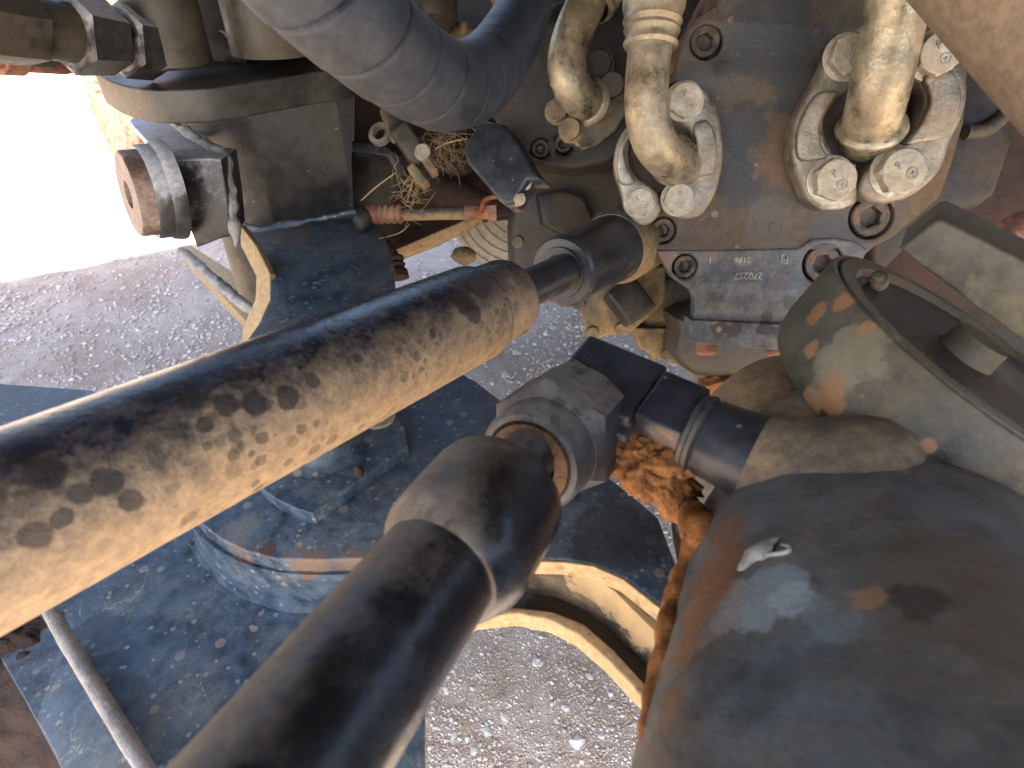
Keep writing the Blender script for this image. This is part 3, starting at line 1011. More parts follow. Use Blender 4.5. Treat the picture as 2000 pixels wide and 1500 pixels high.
# ================================================================== lift cylinder (the long spotted one)
cyl = thing('steering_cylinder', 'long thick black steering cylinder, lower half dusted tan with dark water spots', 'hydraulic cylinder', P(500, 800, .4))
Ac, Bc = P(-320, 1178, .252), P(978, 588, .600)
cax = (Bc - Ac).normalized()
Lc = (Bc - Ac).length
RC = .0455
bb_ = lathe(Ac, cax, [(0, 0), (0, RC), (Lc, RC * .985), (Lc, 0)], 96)
from mathutils.bvhtree import BVHTree
bb_.normal_update()
BB = BVHTree.FromBMesh(bb_)
bb_.free()
CL = Vector(cyl.location)
bpt = lambda u, v: BB.ray_cast(C0, ray(u, v).normalized())[0] - CL
K_ = (.026, .022, .02)
barrel_m = metal('dusty_black_steering_barrel', (.008, .012, .024), (.37, .262, .15), patch_noise=.4, cover=.44, soft=.8, scale=22, dirv=cv(.3, -1, .25), dirk=.62, rough=.26, bump=.45, fine=.75,
                 blotch=[((.035, .028, .022), 120, .62, .55), ((.05, .036, .028), 75, .45, .4)], blotch_mask=True,
                 patches=[(bpt(u, v), r, K_, k) for u, v, r, k in [(372, 782, .0075, .8), (440, 790, .0085, .85), (498, 785, .0085, .9), (562, 778, .0080, .85), (612, 742, .0055, .75), (476, 655 + 75, .006, .7), (400, 828, .005, .8),
                          (206, 940, .008, .85), (85, 925, .010, .9), (158, 962, .006, .8), (256, 978, .0065, .8), (68, 1045, .007, .7), (120, 1012, .005, .7), (660, 640, .006, .7), (700, 700, .004, .6), (845, 652, .004, .75),
                          (790, 735, .005, .45), (395, 925, .006, .25), (455, 922, .006, .25), (370, 1012, .006, .4), (905, 590, .012, .85), (925, 612, .010, .8), (940, 570, .009, .7)]])
part('barrel', lathe(Ac, cax, [(0, 0), (0, RC), (Lc * .45, RC * .995), (Lc - .046, RC * .985), (Lc - .042, RC * .97), (Lc - .040, RC * .93), (Lc - .040, 0)], 96), barrel_m, cyl)
part('end_gland', lathe(Bc, cax, [(-.044, .0395), (.006, .0395), (.010, .0385), (.012, .036), (.012, .021), (-.044, .021)], 64), 'barrel', cyl)
part('port_swell', blob(P(955, 652, .575), (.024, .013, .02), amp=.02, sub=3, amp2=.0), 'barrel', cyl)
part('rod', lathe(Bc, cax, [(.0, 0), (.0, .0205), (.12, .0205), (.16, .0205), (.16, 0)], 48), 'black', cyl)
R1 = P(1096, 532, .70)
sa = (P(1270, 452, .90) - R1).normalized()
part('rod_end_ring', lathe(R1, sa, [(.02, .020), (.004, .022), (0, .026), (.0, .038), (.003, .0415), (.012, .0415), (.016, .038), (.02, .0375)], 64), 'black', cyl)
part('ring_seal', lathe(R1, sa, [(-.003, .021), (-.003, .029), (.002, .030), (.002, .021)], 48), 'seal', cyl)
part('rod_end_sleeve', lathe(R1, sa, [(.014, 0), (.014, .0385), (.10, .0425), (.135, .044), (.165, .043), (.19, .038), (.20, .030), (.20, 0)], 64), 'black', cyl)
part('ball_housing', lathe(R1, sa, [(.135, 0), (.135, .045), (.15, .050), (.22, .050), (.24, .044), (.24, 0)], 48), 'gear', cyl)
part('grease_nipple', lathe(P(1211, 424, .80), cv(0, 1, .1), [(-.02, .005), (0, .005), (.003, .003), (.006, .0035), (.009, .002), (.009, 0)], 16), 'rust', cyl)

# ================================================================== tie rod (front)
tie = thing('tie_rod', 'satin black tie rod with a swollen collar in the near foreground', 'tie rod', P(800, 1200, .3))
At, Bt = P(372, 1760, .180), P(985, 935, .372)
ta = (Bt - At).normalized()
Lt = (Bt - At).length
LB, LE = Lt * .645, Lt - .012
part('tube', lathe(At, ta, [(0, 0), (0, .0322), (LB - .06, .0312), (LB + .01, .0308), (LB + .01, 0)], 96), 'rod_black', tie)
Ac2 = At + cv(.8, -.55, 0) * .0022
part('collar', lathe(Ac2, ta, [(LB - .004, 0), (LB - .004, .0315), (LB - .002, .0335), (LB + .008, .0388), (LB + .012, .0402), (LB + .018, .0408), (LE - .010, .0412), (LE - .004, .0402), (LE, .0375), (LE + .002, .032), (LE + .002, 0)], 96), 'rod_black', tie)
part('collar_dimple', lathe(P(835, 1000, .318), cv(-.25, .35, 1), [(0, .0065), (.0012, .0055), (.0004, .0035), (.0004, 0)], 24), 'rod_black', tie)
A2, B2 = P(975, 945, .368), P(1125, 800, .475)
na = (B2 - A2).normalized()
part('neck', lathe(A2, na, [(0, 0), (0, .0190), (.075, .0190), (.075, 0)], 48), 'nut', tie)
N0 = P(1032, 905, .405)
nut = part('ball_socket', lathe(N0, na, [(.02, .021), (.004, .026), (-.001, .031), (.0, .0345), (.004, .0370), (.018, .0378), (.030, .0385)], 64), 'nut', tie)
part('hex_body', lathe(N0, na, [(.022, .034), (.025, .0385), (.036, .0480, 'h'), (.086, .0480, 'h'), (.089, .042), (.089, 0)], 72, rot=.45), 'nut', tie, ang=22)
part('dust_seal', lathe(N0, na, [(-.002, .0195), (-.002, .0285), (.006, .0285), (.006, .0195)], 48), 'recess', tie)

# ball stud housing going into the axle housing
elb = thing('steering_knuckle_joint', 'black square-shouldered joint block between the tie rod and the grey housing', 'joint', P(1250, 800, .45))
K0, K1 = P(1165, 752, .475), P(1400, 858, .43)
ka = (K1 - K0).normalized()
kn = cv(.15, .55, 1)
kn = (kn - ka * kn.dot(ka)).normalized()
ku = kn.cross(ka)
if ku.dot(UU) < 0:
    ku = -ku
part('elbow_block', box(P(1188, 772, .480), (ka, ku, kn), (.035, .030, .026), .004), 'black', elb)
part('elbow_foot', box(P(1192, 815, .475), (ka, ku, kn), (.028, .026, .024), .004), 'black', elb)
part('stem', lathe(P(1200, 800, .47), ka, [(0, .017), (.12, .017), (.12, 0)], 32), 'black', elb)
part('square_collar', box(P(1310, 820, .445), (ka, ku, kn), (.018, .0235, .023), .003), 'black', elb)
part('seal_ring', lathe(P(1357, 842, .432), ka, [(-.003, 0), (-.003, .0255), (-.0015, .0275), (.0015, .0275), (.003, .0255), (.003, 0)], 64), 'seal', elb)
part('seal_ring', lathe(P(1368, 847, .431), ka, [(-.003, 0), (-.003, .0265), (-.0015, .0285), (.0015, .0285), (.003, .0265), (.003, 0)], 64), 'seal', elb)
part('cone_neck', lathe(P(1376, 851, .430), ka, [(-.002, 0), (0, .0262), (.003, .0275), (.018, .0285), (.036, .0315), (.036, 0)], 72), 'black', elb)
part('neck_root', lathe(P(1376, 851, .430), ka, [(.034, 0), (.035, .0316), (.045, .0345), (.058, .040), (.070, .047), (.082, .054), (.095, .058), (.108, .056), (.12, .048), (.128, .03), (.13, 0)], 72, wob=.03), 'neckroot', elb)

# ================================================================== grey axle housing (lower right)
hs = thing('axle_housing', 'big rounded grey axle housing with brown stains filling the lower right', 'axle housing', P(1650, 1250, .4))
H0 = P(1668, 1092, .452)
H1 = P(1800, 1700, .262)
ha = (H1 - H0).normalized()
hp = [(-.004, 0), (-.0035, .05), (-.002, .090), (.003, .107), (.013, .1145), (.033, .1175), (.055, .1185), (.062, .1175), (.068, .1205), (.12, .123), (.2, .125), (.34, .128), (.34, 0)]
hb = lathe(H0, ha, catmull(hp[:7], 5)[:-1] + catmull(hp[6:10], 6)[:-1] + catmull(hp[9:12], 14) + [hp[12]], 160)
for v_ in hb.verts:
    q_ = v_.co
    v_.co = q_ + (q_ - H0).normalized() * (.0022 * noise.noise(q_ * 14) + .0007 * noise.noise(q_ * 60))
from mathutils.bvhtree import BVHTree
hb.normal_update()
HB = BVHTree.FromBMesh(hb)


def on_housing(u, v, lift=0.0):
    r = ray(u, v)
    hit = HB.ray_cast(C0, r.normalized())
    n = hit[1] if hit[1].dot(r) < 0 else -hit[1]
    return hit[0] + n * lift, n


HL = Vector(hs.location)
hpt = lambda u, v: on_housing(u, v)[0] - HL
M['housing'] = metal('patchy_grey_housing', (.062, .078, .090), (.15, .115, .08), cover=.40, soft=.7, scale=10, rough=.27,
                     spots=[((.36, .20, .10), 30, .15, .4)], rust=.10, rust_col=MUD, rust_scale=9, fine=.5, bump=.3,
                     patches=[(hpt(1480, 1175), .024, (.30, .35, .37), .65), (hpt(1545, 1170), .012, (.34, .40, .42), .6), (hpt(1400, 1200), .022, (.22, .17, .14), .5), (hpt(1640, 1190), .016, (.22, .25, .26), .4),  # pale blue-grey and brown patches on the darker shell
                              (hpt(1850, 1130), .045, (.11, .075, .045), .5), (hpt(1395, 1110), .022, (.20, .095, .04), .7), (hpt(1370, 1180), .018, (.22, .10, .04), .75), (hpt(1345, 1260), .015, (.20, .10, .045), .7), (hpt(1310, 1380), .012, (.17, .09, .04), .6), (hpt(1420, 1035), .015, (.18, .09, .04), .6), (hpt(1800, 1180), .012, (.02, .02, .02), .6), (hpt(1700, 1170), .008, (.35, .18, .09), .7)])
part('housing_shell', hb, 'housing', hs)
cp, cn = on_housing(1484, 1082, .0008)
cx_ = (cv(1, .55, 0) - cn * cv(1, .55, 0).dot(cn)).normalized()
part('paint_chip', blob(cp, (.0125, .0062, .0030), ax=(cx_, cn.cross(cx_), cn), sub=3, amp=.5, freq=110), 'chip', hs)
part('chip_edge', tube([(on_housing(1462, 1096, .001)[0], .0008), (on_housing(1500, 1088, .0012)[0], .001), (on_housing(1536, 1082, .001)[0], .0012), (on_housing(1544, 1072, .001)[0], .001), (on_housing(1528, 1066, .001)[0], .0006)], 10, 4), 'chip', hs)
# mud fillet running down the left of the housing
def edge_hit(u, v, lift):
    while True:
        try:
            p, n = on_housing(u, v)
            return p + n * lift
        except TypeError:
            u += 4


def on_edge(v, lift, inset=10):
    u = 1150
    while HB.ray_cast(C0, ray(u, v).normalized())[0] is None:
        u += 4
    p, n = on_housing(u + inset, v)
    return p + n * lift


ms = [(P(1290, 968, .462), .005), (P(1335, 990, .452), .011)]
ms += [(on_edge(v, -.003, ins), r) for v, r, ins in [(1040, .012, 16), (1075, .010, 12), (1120, .0085, 10), (1170, .0095, 8), (1215, .0105, 10), (1260, .009, 8), (1320, .0075, 6), (1390, .006, 6), (1460, .004, 6), (1540, .003, 6)]]
single('mud_streak', tube(ms, 28, 14, wob=.0045), 'mud', 'orange mud streak running down the left edge of the grey housing', 'mud', ang=60)
single('mud_clump', join(blob(P(1262, 905, .448), (.036, .022, .02), ax=(cv(1, -.75, 0), cv(.75, 1, 0), cv(0, 0, 1)), amp=.45, freq=26, seed=1, amp2=.25, sub=5),
                         blob(P(1225, 868, .455), (.022, .016, .016), amp=.4, freq=30, seed=5, amp2=.25), blob(P(1310, 960, .442), (.028, .016, .018), ax=(cv(1, -.9, 0), cv(.9, 1, 0), cv(0, 0, 1)), amp=.5, freq=30, seed=9, amp2=.25),
                         blob(P(1320, 898, .44), (.018, .012, .014), amp=.5, freq=40, seed=3, amp2=.3)),
       'mud', 'cracked orange mud clump hanging under the black joint block', 'mud', ang=180)

cast = thing('knuckle_casting', 'mottled tan and grey casting between the drum and the grey housing', 'casting', P(1560, 950, .6))
part('casting_body', blob(P(1600, 985, .62), (.150, .155, .10), amp=.05, freq=8, sub=5, amp2=.006), 'casting', cast)
part('casting_arm', tube([(1440, 882, .430, .022), (1475, 893, .427, .030), (1510, 900, .428, .038), (1560, 905, .440, .050), (1650, 915, .47, .070), (1800, 940, .52, .085)], 48, 8, wob=.003), 'casting', cast)

# ================================================================== drum with recessed face, upper right
dr = thing('swivel_drum', 'olive brown round drum with orange rust patches and a recessed top', 'drum', P(1750, 720, .45))
da = cv(.44, .75, .62)
dc = P(1921, 698, .425)
RD = .120
dp = [(-.070, 0), (-.070, RD * .92), (-.067, RD * .955), (-.060, RD * .985), (-.048, RD), (-.003, RD), (-.001, RD * .99), (-.001, RD * .965), (-.004, RD * .96), (-.004, RD * .95), (0, RD * .94), (0, RD * .84), (-.002, RD * .825), (-.006, RD * .81), (-.006, 0)]
db = lathe(dc, da, dp, 128)
from mathutils.bvhtree import BVHTree as _B
db.normal_update()
DB = _B.FromBMesh(db)
DL = Vector(dr.location)
dpt = lambda u, v: DB.ray_cast(C0, ray(u, v).normalized())[0] - DL
drum_m = metal('olive_brown_stained_drum', (.030, .027, .018), (.15, .11, .058), cover=.42, soft=.5, scale=12, rough=.45, bump=.35, spots=[((.45, .22, .09), 26, .3, .25)],
               patches=[(dpt(1670, 705), .026, (.20, .16, .095), .65), (dpt(1630, 740), .018, (.19, .15, .09), .6), (dpt(1592, 612), .010, (.27, .12, .04), .8), (dpt(1645, 590), .009, (.27, .12, .04), .8),
                        (dpt(1583, 682), .006, (.27, .12, .04), .8), (dpt(1630, 770), .012, (.27, .12, .04), .8), (dpt(1690, 640), .006, (.25, .12, .045), .7), (dpt(1810, 868), .006, (.3, .14, .06), .8)])
part('drum_shell', db, drum_m, dr)
part('recess_floor', lathe(dc - da * .0058, da, [(0, RD * .80), (.001, RD * .80), (.001, 0)], 64), 'dark', dr)
part('stub', lathe(dc - da * .02 + cv(0, 1, 0) * .004 - cv(1, 0, 0) * .010, da, [(0, .028), (.006, .022), (.02, .019), (.032, .018), (.032, 0)], 56), 'drum', dr)
part('grease_nipple', lathe(P(1716, 546, .452), cv(-.55, .25, 1), [(-.006, .007), (.003, .006), (.004, .0035), (.007, .004), (.009, .002), (.009, 0)], 20), 'gear', dr)
bar = thing('cross_bar', 'thick square olive bar with an orange chip above the drum', 'bar', P(1900, 560, .4))
pbb = fplane(1850, 520, .385, -.78, -.62, 1)
part('bar_body', slab(pbb, [(1756, 487), (1826, 432), (1842, 430), (2160, 590), (2160, 790)], .055, .0025), 'drum', bar)

# ================================================================== hydraulic pump
pump = thing('hydraulic_pump', 'grey brown pump cover casting with embossed numbers and socket bolts', 'pump', P(1500, 400, .78))
pp = fplane(1480, 420, .78, -.08, -.28, 1)
HOLES = [(1380, 82, .0195), (1295, 450, .0175), (1322, 182, .0125)]
cover_o = [(1430, -90), (1400, 10), (1362, 34), (1338, 62), (1328, 105), (1318, 140), (1294, 165), (1290, 210), (1270, 300), (1236, 400), (1246, 440), (1262, 470), (1276, 488), (1340, 492), (1640, 486), (1700, 486), (1745, 462), (1790, 425), (1835, 385), (1856, 330), (1882, 240), (1890, 140), (1850, 60), (1800, -90)]
PL_ = Vector(pump.location)
ppt = lambda u, v, h=0: pp.off(h).hit(u, v) - PL_
M['pump'] = metal('stained_pump_cover', (.024, .027, .028), (.125, .078, .036), cover=.46, soft=.6, scale=8, rough=.4, fine=.35, bump=.4, spots=[((.30, .19, .10), 60, .3, .2)],
                  patches=[(ppt(1500, 50), .06, (.035, .042, .05), .75), (ppt(1450, 250), .035, (.022, .026, .030), .6), (ppt(1560, 180), .03, (.03, .036, .042), .6), (ppt(1640, 450), .04, (.055, .06, .06), .7),
                           (ppt(1500, 440), .035, (.10, .09, .075), .6), (ppt(1440, 360), .03, (.025, .027, .03), .6), (ppt(1540, 300), .04, (.19, .10, .045), .5)])
M['pad'] = metal('grey_stained_pump_pad', (.058, .069, .078), (.17, .145, .11), cover=.36, soft=.5, scale=12, rough=.42, fine=.6, bump=.5,
                 blotch=[((.05, .055, .055), 130, .5, .5)],
                 patches=[(ppt(1405, 643, .009), .012, (.045, .036, .034), .9), (ppt(1432, 648, .009), .012, (.045, .036, .034), .9), (ppt(1495, 645, .009), .013, (.045, .036, .034), .9), (ppt(1528, 650, .009), .012, (.05, .045, .045), .8),
                          (ppt(1524, 555), .014, (.10, .08, .065), .85), (ppt(1452, 592), .006, (.06, .05, .045), .85), (ppt(1540, 590), .010, (.05, .048, .045), .8), (ppt(1497, 617), .009, (.045, .04, .04), .85), (ppt(1405, 645, .010), .004, (.34, .2, .1), .8),
                          (ppt(1300, 500), .02, (.20, .13, .08), .6), (ppt(1385, 495), .012, (.22, .13, .09), .5)])
part('cover_plate', slab(pp, cover_o, .030, .0020, holes=HOLES + [(1702, 424, .0275)]), 'pump', pump)
pq = pp.off(.0025)
pad_o = [(1280, 489), (1300, 522), (1312, 542), (1332, 556), (1352, 570), (1356, 582), (1356, 632), (1548, 634), (1556, 600), (1600, 575), (1650, 548), (1680, 520), (1696, 488), (1670, 470), (1630, 464), (1585, 466), (1560, 484), (1400, 488)]
part('lettered_pad', slab(pq, pad_o, .028, .0035, holes=[(1338, 521, .0165), (1608, 515, .0255)]), 'pad', pump)
part('lower_ledge', slab(pp.off(.009), [(1347, 624), (1560, 634), (1600, 640), (1600, 688), (1530, 686), (1360, 672), (1346, 664)], .04, .003), 'pad', pump)
part('pump_body', slab(pp.off(-.022), [(1420, -90), (1330, 85), (1300, 165), (1250, 400), (1290, 488), (1340, 552), (1362, 575), (1600, 575), (1640, 545), (1740, 455), (1830, 380), (1880, 240), (1885, 140), (1800, -90)], .10, .006), 'recess', pump)
for (u, v, r) in [(1378, 80, .0180), (1295, 450, .0155), (1702, 424, .0245)]:
    socket_bolt(pp.off(-.006).hit(u, v), pp.n, r, .016, pump)
for (u, v, r) in [(1338, 521, .0150), (1608, 515, .0230)]:
    socket_bolt(pq.off(-.003).hit(u, v), pp.n, r, .018, pump, .2)
for (s, u, v, sz) in [('PJ', 1532, 507, .0135), ('2186', 1450, 507, .011), ('1', 1387, 507, .012), ('2702S7', 1462, 538, .0125)]:
    part('embossed_number', text_mesh(s, pq, u, v, sz, .0010, 180), 'letter', pump, smooth=False)
part('embossed_letter', text_mesh('S', pp, 1476, 440, .009, .0006, 180), 'pump', pump, smooth=False)
for (u, v) in [(1394, 437), (1515, 446)]:
    part('cast_ring', lathe(pp.hit(u, v), pp.n, [(0, .0085), (.0008, .0085), (.0008, .0072), (0, .0072)], 28), 'pump', pump)
for u in (1380, 1515):
    part('underside_plug', lathe(pp.off(-.012).hit(u, 684), cv(0, -1, .1), [(-.01, .014), (.004, .014), (.006, .012), (.006, 0)], 24), 'rust', pump)
# dark housing right of the pump
single('side_casting', slab(fplane(1880, 330, .86, -.2, -.2, 1), [(1700, 60), (1900, 120), (1985, 170), (1975, 220), (1985, 280), (1950, 380), (1910, 410), (1845, 420), (1700, 560)], .14, .02), 'dark',
       'dark scratched casting beside the right edge of the pump', 'casting')
single('side_tube', tube([(1885, 258, .84, .010), (1920, 255, .84, .010), (1950, 235, .84, .010), (1985, 190, .84, .010)], 16), 'olive', 'short curved tube below the large upper right pipe', 'tube')
single('brown_beam', slab(fplane(1950, 330, 1.0, 0, -.2, 1), [(1760, 150), (2200, 100), (2200, 640), (1640, 640), (1700, 500)], .05, .01), 'brown', 'dark brown panel behind the cross bar at the right edge', 'panel')
single('tan_bush', lathe(P(1962, 462, .52), cv(.8, .35, .1), [(0, 0), (0, .012), (.004, .014), (.06, .016), (.06, 0)], 32), 'rust', 'small tan round bush at the right edge above the cross bar', 'bush')

# split flange clamps
def flange(label, grp_loc, pl, halves, bolts, thick, br, rect):
    t = thing('flange_clamp', label, 'pipe flange', grp_loc, 'split flange clamps on the pump')
    for h in halves:
        part('flange_half', slab(pl, h, thick, thick * .2, smooth=4), 'flange', t)
    for h in rect:
        part('raised_crescent', slab(pl.off(.008), h, .012, .0035, smooth=4), 'flange', t)
    for (u, v, r, tn) in bolts:
        hex_bolt(pl.hit(u, v) - pl.n * .001, pl.n, r, r * .8, t, rot=tn, turn=tn * 57)
    return t


pl1 = pp.off(.030)
flange('smaller two-piece steel pipe flange with stamped bolts on the pump left side', P(1310, 320, .75), pl1,
       [[(1228, 246), (1210, 272), (1201, 310), (1203, 345), (1214, 375), (1222, 410), (1236, 434), (1262, 440), (1285, 425), (1293, 405), (1287, 380), (1270, 362), (1247, 348), (1231, 322), (1228, 290), (1236, 262)],
        [(1318, 178), (1340, 160), (1368, 166), (1392, 190), (1408, 235), (1414, 290), (1408, 345), (1394, 390), (1368, 422), (1334, 428), (1302, 418), (1294, 398), (1304, 376), (1326, 356), (1346, 325), (1353, 288), (1347, 255), (1328, 240), (1312, 222), (1308, 198)]],
       [(1336, 198, .0205, .5), (1249, 395, .0175, .9), (1324, 388, .0190, .2)], .030, .02,
       [[(1226, 262), (1211, 285), (1205, 320), (1209, 352), (1222, 362), (1240, 356), (1233, 340), (1224, 318), (1222, 290), (1230, 268)],
        [(1362, 238), (1384, 236), (1398, 262), (1402, 300), (1396, 335), (1385, 342), (1358, 346), (1342, 344), (1352, 318), (1360, 285), (1356, 256)]])
part('bolt_seat', lathe(pp.hit(1310, 300), pp.n, [(0, .05), (.003, .048), (.003, 0)], 40), 'recess', pump)
pl2 = pp.off(.036)
flange('larger two-piece steel pipe flange with stamped bolts on the pump right side', P(1720, 250, .72), pl2,
       [[(1665, 75), (1632, 92), (1600, 150), (1568, 205), (1550, 255), (1549, 310), (1562, 350), (1578, 390), (1606, 412), (1650, 410), (1674, 395), (1676, 362), (1660, 330), (1632, 300), (1614, 265), (1612, 235), (1628, 205), (1660, 180), (1690, 160), (1690, 100)],
        [(1790, 60), (1835, 85), (1880, 130), (1893, 180), (1882, 230), (1862, 270), (1840, 330), (1805, 368), (1765, 392), (1720, 398), (1688, 386), (1680, 362), (1692, 335), (1722, 306), (1765, 275), (1796, 240), (1808, 200), (1800, 165), (1775, 140), (1765, 100)]],
       [(1622, 352, .0250, .7), (1749, 335, .0270, 1.1), (1652, 112, .0230, .3), (1820, 110, .0240, .6)], .036, .026,
       [[(1598, 182), (1575, 215), (1560, 255), (1558, 295), (1568, 314), (1600, 312), (1618, 306), (1606, 282), (1603, 240), (1618, 208), (1642, 180), (1625, 176)],
        [(1808, 150), (1850, 130), (1874, 160), (1880, 195), (1868, 235), (1848, 268), (1800, 278), (1768, 282), (1800, 244), (1818, 205), (1818, 178)]])

# pipes
def pipe(label, pts, collars, end, mat='steel'):
    t = thing('hydraulic_pipe', label, 'pipe', P(*pts[-1][:3]), 'bent steel pipes into the pump')
    part('elbow', tube(pts, 40, 10), mat, t)
    for (c, ax, prof) in collars:
        part('collar', lathe(c, ax, prof, 48), mat, t)
    c, ax, r = end
    part('flared_end', lathe(c, ax, [(-.02, r * .9), (-.004, r * 1.02), (0, r * 1.22), (.004, r * 1.28), (.008, r * 1.24), (.009, r * 1.05), (.004, r * .98)], 48), mat, t)
    return t


e2c = pp.off(.020).hit(1326, 318)
ea2 = (P(1276, 282, .66) - e2c).normalized()
c2 = P(1270, 95, .655)
ax2 = (P(1283, -60, .64) - P(1268, 120, .655)).normalized()
pipe('middle steel pipe elbow entering the smaller pump flange',
     [(1284, -120, .64, .0232), (1281, -20, .645, .0232), (1272, 70, .65, .0232), (1264, 150, .655, .0232), (1263, 215, .66, .0234), (1276, 272, .672, .0236), (1300, 306, .695, .0236), (1326, 322, .735, .0236), (1345, 330, .77, .0236)],
     [(c2, ax2, [(0, .023), (0, .027), (.004, .0295), (.009, .0275), (.013, .0275), (.017, .030), (.021, .0285), (.026, .0315), (.031, .030), (.04, .033), (.09, .034), (.09, .023)])],
     (pp.off(.032).hit(1314, 312), -ea2, .0236))
e3c = pp.off(.02).hit(1702, 252)
pipe('thick straight steel pipe entering the larger pump flange',
     [(1768, -120, .60, .0300), (1757, -20, .62, .0302), (1735, 90, .645, .0305), (1716, 180, .665, .0305), (1700, 245, .70, .0305), (1690, 275, .76, .0305)], [],
     (P(1703, 242, .70), (P(1700, 245, .70) - P(1716, 180, .665)).normalized(), .0300))
ax1 = (P(1185, -40, .9) - P(1150, 30, .89)).normalized()
pipe('left tan steel pipe elbow behind the spiral hose',
     [(1200, -110, .90, .0285), (1158, -20, .89, .0285), (1122, 60, .88, .0285), (1108, 120, .88, .0287), (1118, 170, .89, .029), (1142, 196, .91, .029), (1165, 206, .95, .029)],
     [(P(1152, 12, .89), ax1, [(0, .029), (0, .033), (.006, .036), (.012, .033), (.018, .034), (.024, .038), (.032, .035), (.04, .039), (.1, .041), (.1, .029)])],
     (P(1146, 198, .915), (P(1165, 206, .95) - P(1125, 180, .895)).normalized(), .0285))
# block and flange of the left pipe
vb = thing('valve_block', 'dark valve block with hex bolts under the left tan pipe', 'valve block', P(1100, 240, .98))
pv = fplane(1120, 250, .985, -.15, -.2, 1)
part('block_body', slab(pv, [(930, 180), (1000, 40), (1240, -60), (1330, -60), (1330, 60), (1260, 220), (1225, 290), (1180, 318), (1120, 330), (1050, 322), (1010, 300)], .10, .008, holes=[(1055, 290, .017), (1100, 280, .017)]), 'dark', vb)
for (u, v) in [(1055, 290), (1100, 280)]:
    socket_bolt(pv.off(-.006).hit(u, v), pv.n, .0145, .02, vb)
pv2 = fplane(1150, 260, .945, .25, -.45, 1)
part('clamp_plate', slab(pv2, [(1098, 232), (1112, 275), (1140, 296), (1165, 288), (1205, 255), (1228, 215), (1228, 150), (1190, 150), (1170, 205), (1140, 232)], .04, .006), 'flange', vb)
for (u, v, r, dd) in [(1167, 126, .022, .92), (1196, 166, .019, .90), (1087, 215, .018, .93), (1113, 252, .017, .915)]:
    c = P(u, v, dd)
    hex_bolt(c - cv(-.25, -.25, 1) * .012, cv(-.25, -.25, 1), r, .016, vb, 'olive' if v < 180 else 'gear', rot=u * .01, marks=False)
part('bolt_boss', lathe(P(1170, 130, .96), cv(-.25, -.25, 1), [(0, .026), (.03, .026), (.03, 0)], 24), 'dark', vb)
guard = thing('folded_guard', 'folded dark steel guard with two bolts left of the valve block', 'guard', P(980, 300, .95))
pg = fplane(960, 300, .93, -.4, .0, 1)
part('guard_face', slab(pg, [(938, 232), (985, 242), (1000, 260), (1042, 330), (1058, 350), (1030, 352), (1012, 380), (1000, 398), (985, 400), (970, 388), (912, 318), (903, 290)], .05, .006), 'black', guard)
for (u, v) in [(1024, 358), (1012, 388)]:
    hex_bolt(P(u, v, .925), cv(.45, -.5, 1), .010, .008, guard, 'bolt', marks=False)

# ================================================================== gear case row under the pump
gc = thing('gear_case', 'tan dusted stepped gear case with hex bolts below the black cylinder end', 'gear case', P(1200, 600, 1.05))
part('upper_case', slab(fplane(1090, 440, 1.18, .1, -.3, 1), [(1010, 330), (1005, 400), (1000, 450), (1002, 520), (1040, 575), (1130, 600), (1250, 560), (1330, 500), (1330, 330), (1180, 320)], .12, .014), 'olive', gc)
part('case_rib', slab(fplane(1080, 430, 1.14, .1, -.3, 1), [(1050, 380), (1100, 370), (1140, 385), (1160, 430), (1120, 470), (1060, 440)], .04, .008), 'dark', gc)
part('front_cover', slab(fplane(1200, 600, 1.02, -.05, -.35, 1), [(1130, 548), (1132, 600), (1140, 630), (1145, 655), (1165, 664), (1190, 655), (1225, 657), (1262, 625), (1300, 590), (1300, 520), (1200, 520)], .07, .006), 'gear', gc)
part('cover_step', box(P(1228, 590, .985), (cv(1, -1.4, .2), cv(1.4, 1, 0), cv(0, 0, 1)), (.032, .026, .03), .006), 'dark', gc)
part('middle_case', slab(fplane(1300, 620, 1.08, .1, -.35, 1), [(1230, 540), (1262, 640), (1285, 690), (1320, 715), (1400, 730), (1400, 540)], .09, .014), 'gear', gc)
part('rib', tube([(1345, 600, 1.05, .006), (1320, 640, 1.045, .007), (1305, 690, 1.05, .006)], 12), 'gear', gc)
part('lower_flange', slab(fplane(1330, 720, 1.10, .1, -.35, 1), [(1240, 640), (1250, 680), (1275, 695), (1278, 708), (1300, 700), (1320, 712), (1345, 728), (1365, 748), (1385, 765), (1420, 765), (1440, 700), (1300, 640)], .04, .004), 'gear', gc)
for (u, v, dd) in [(1157, 648, 1.015), (1212, 641, 1.015), (1302, 690, 1.07), (1130, 592, 1.02), (1012, 471, 1.12)]:
    hex_bolt(P(u, v, dd), cv(-.1, -.3, 1), .0105, .010, gc, 'gear', rot=u * .02, marks=False)
pan = thing('oil_pan', 'rounded dark oil pan under the pump with an orange mud crust below', 'oil pan', P(1450, 710, .98))
part('pan_body', slab(fplane(1440, 690, .96, 0, -.3, 1), [(1330, 660), (1322, 690), (1330, 712), (1350, 730), (1380, 739), (1500, 741), (1600, 735), (1640, 690), (1640, 600), (1350, 610)], .11, .016, smooth=3), 'olive', pan)
part('mud_crust', blob(P(1432, 752, 1.0), (.055, .022, .03), amp=.4, freq=22, seed=2, amp2=.2, sub=4), 'mud', pan)

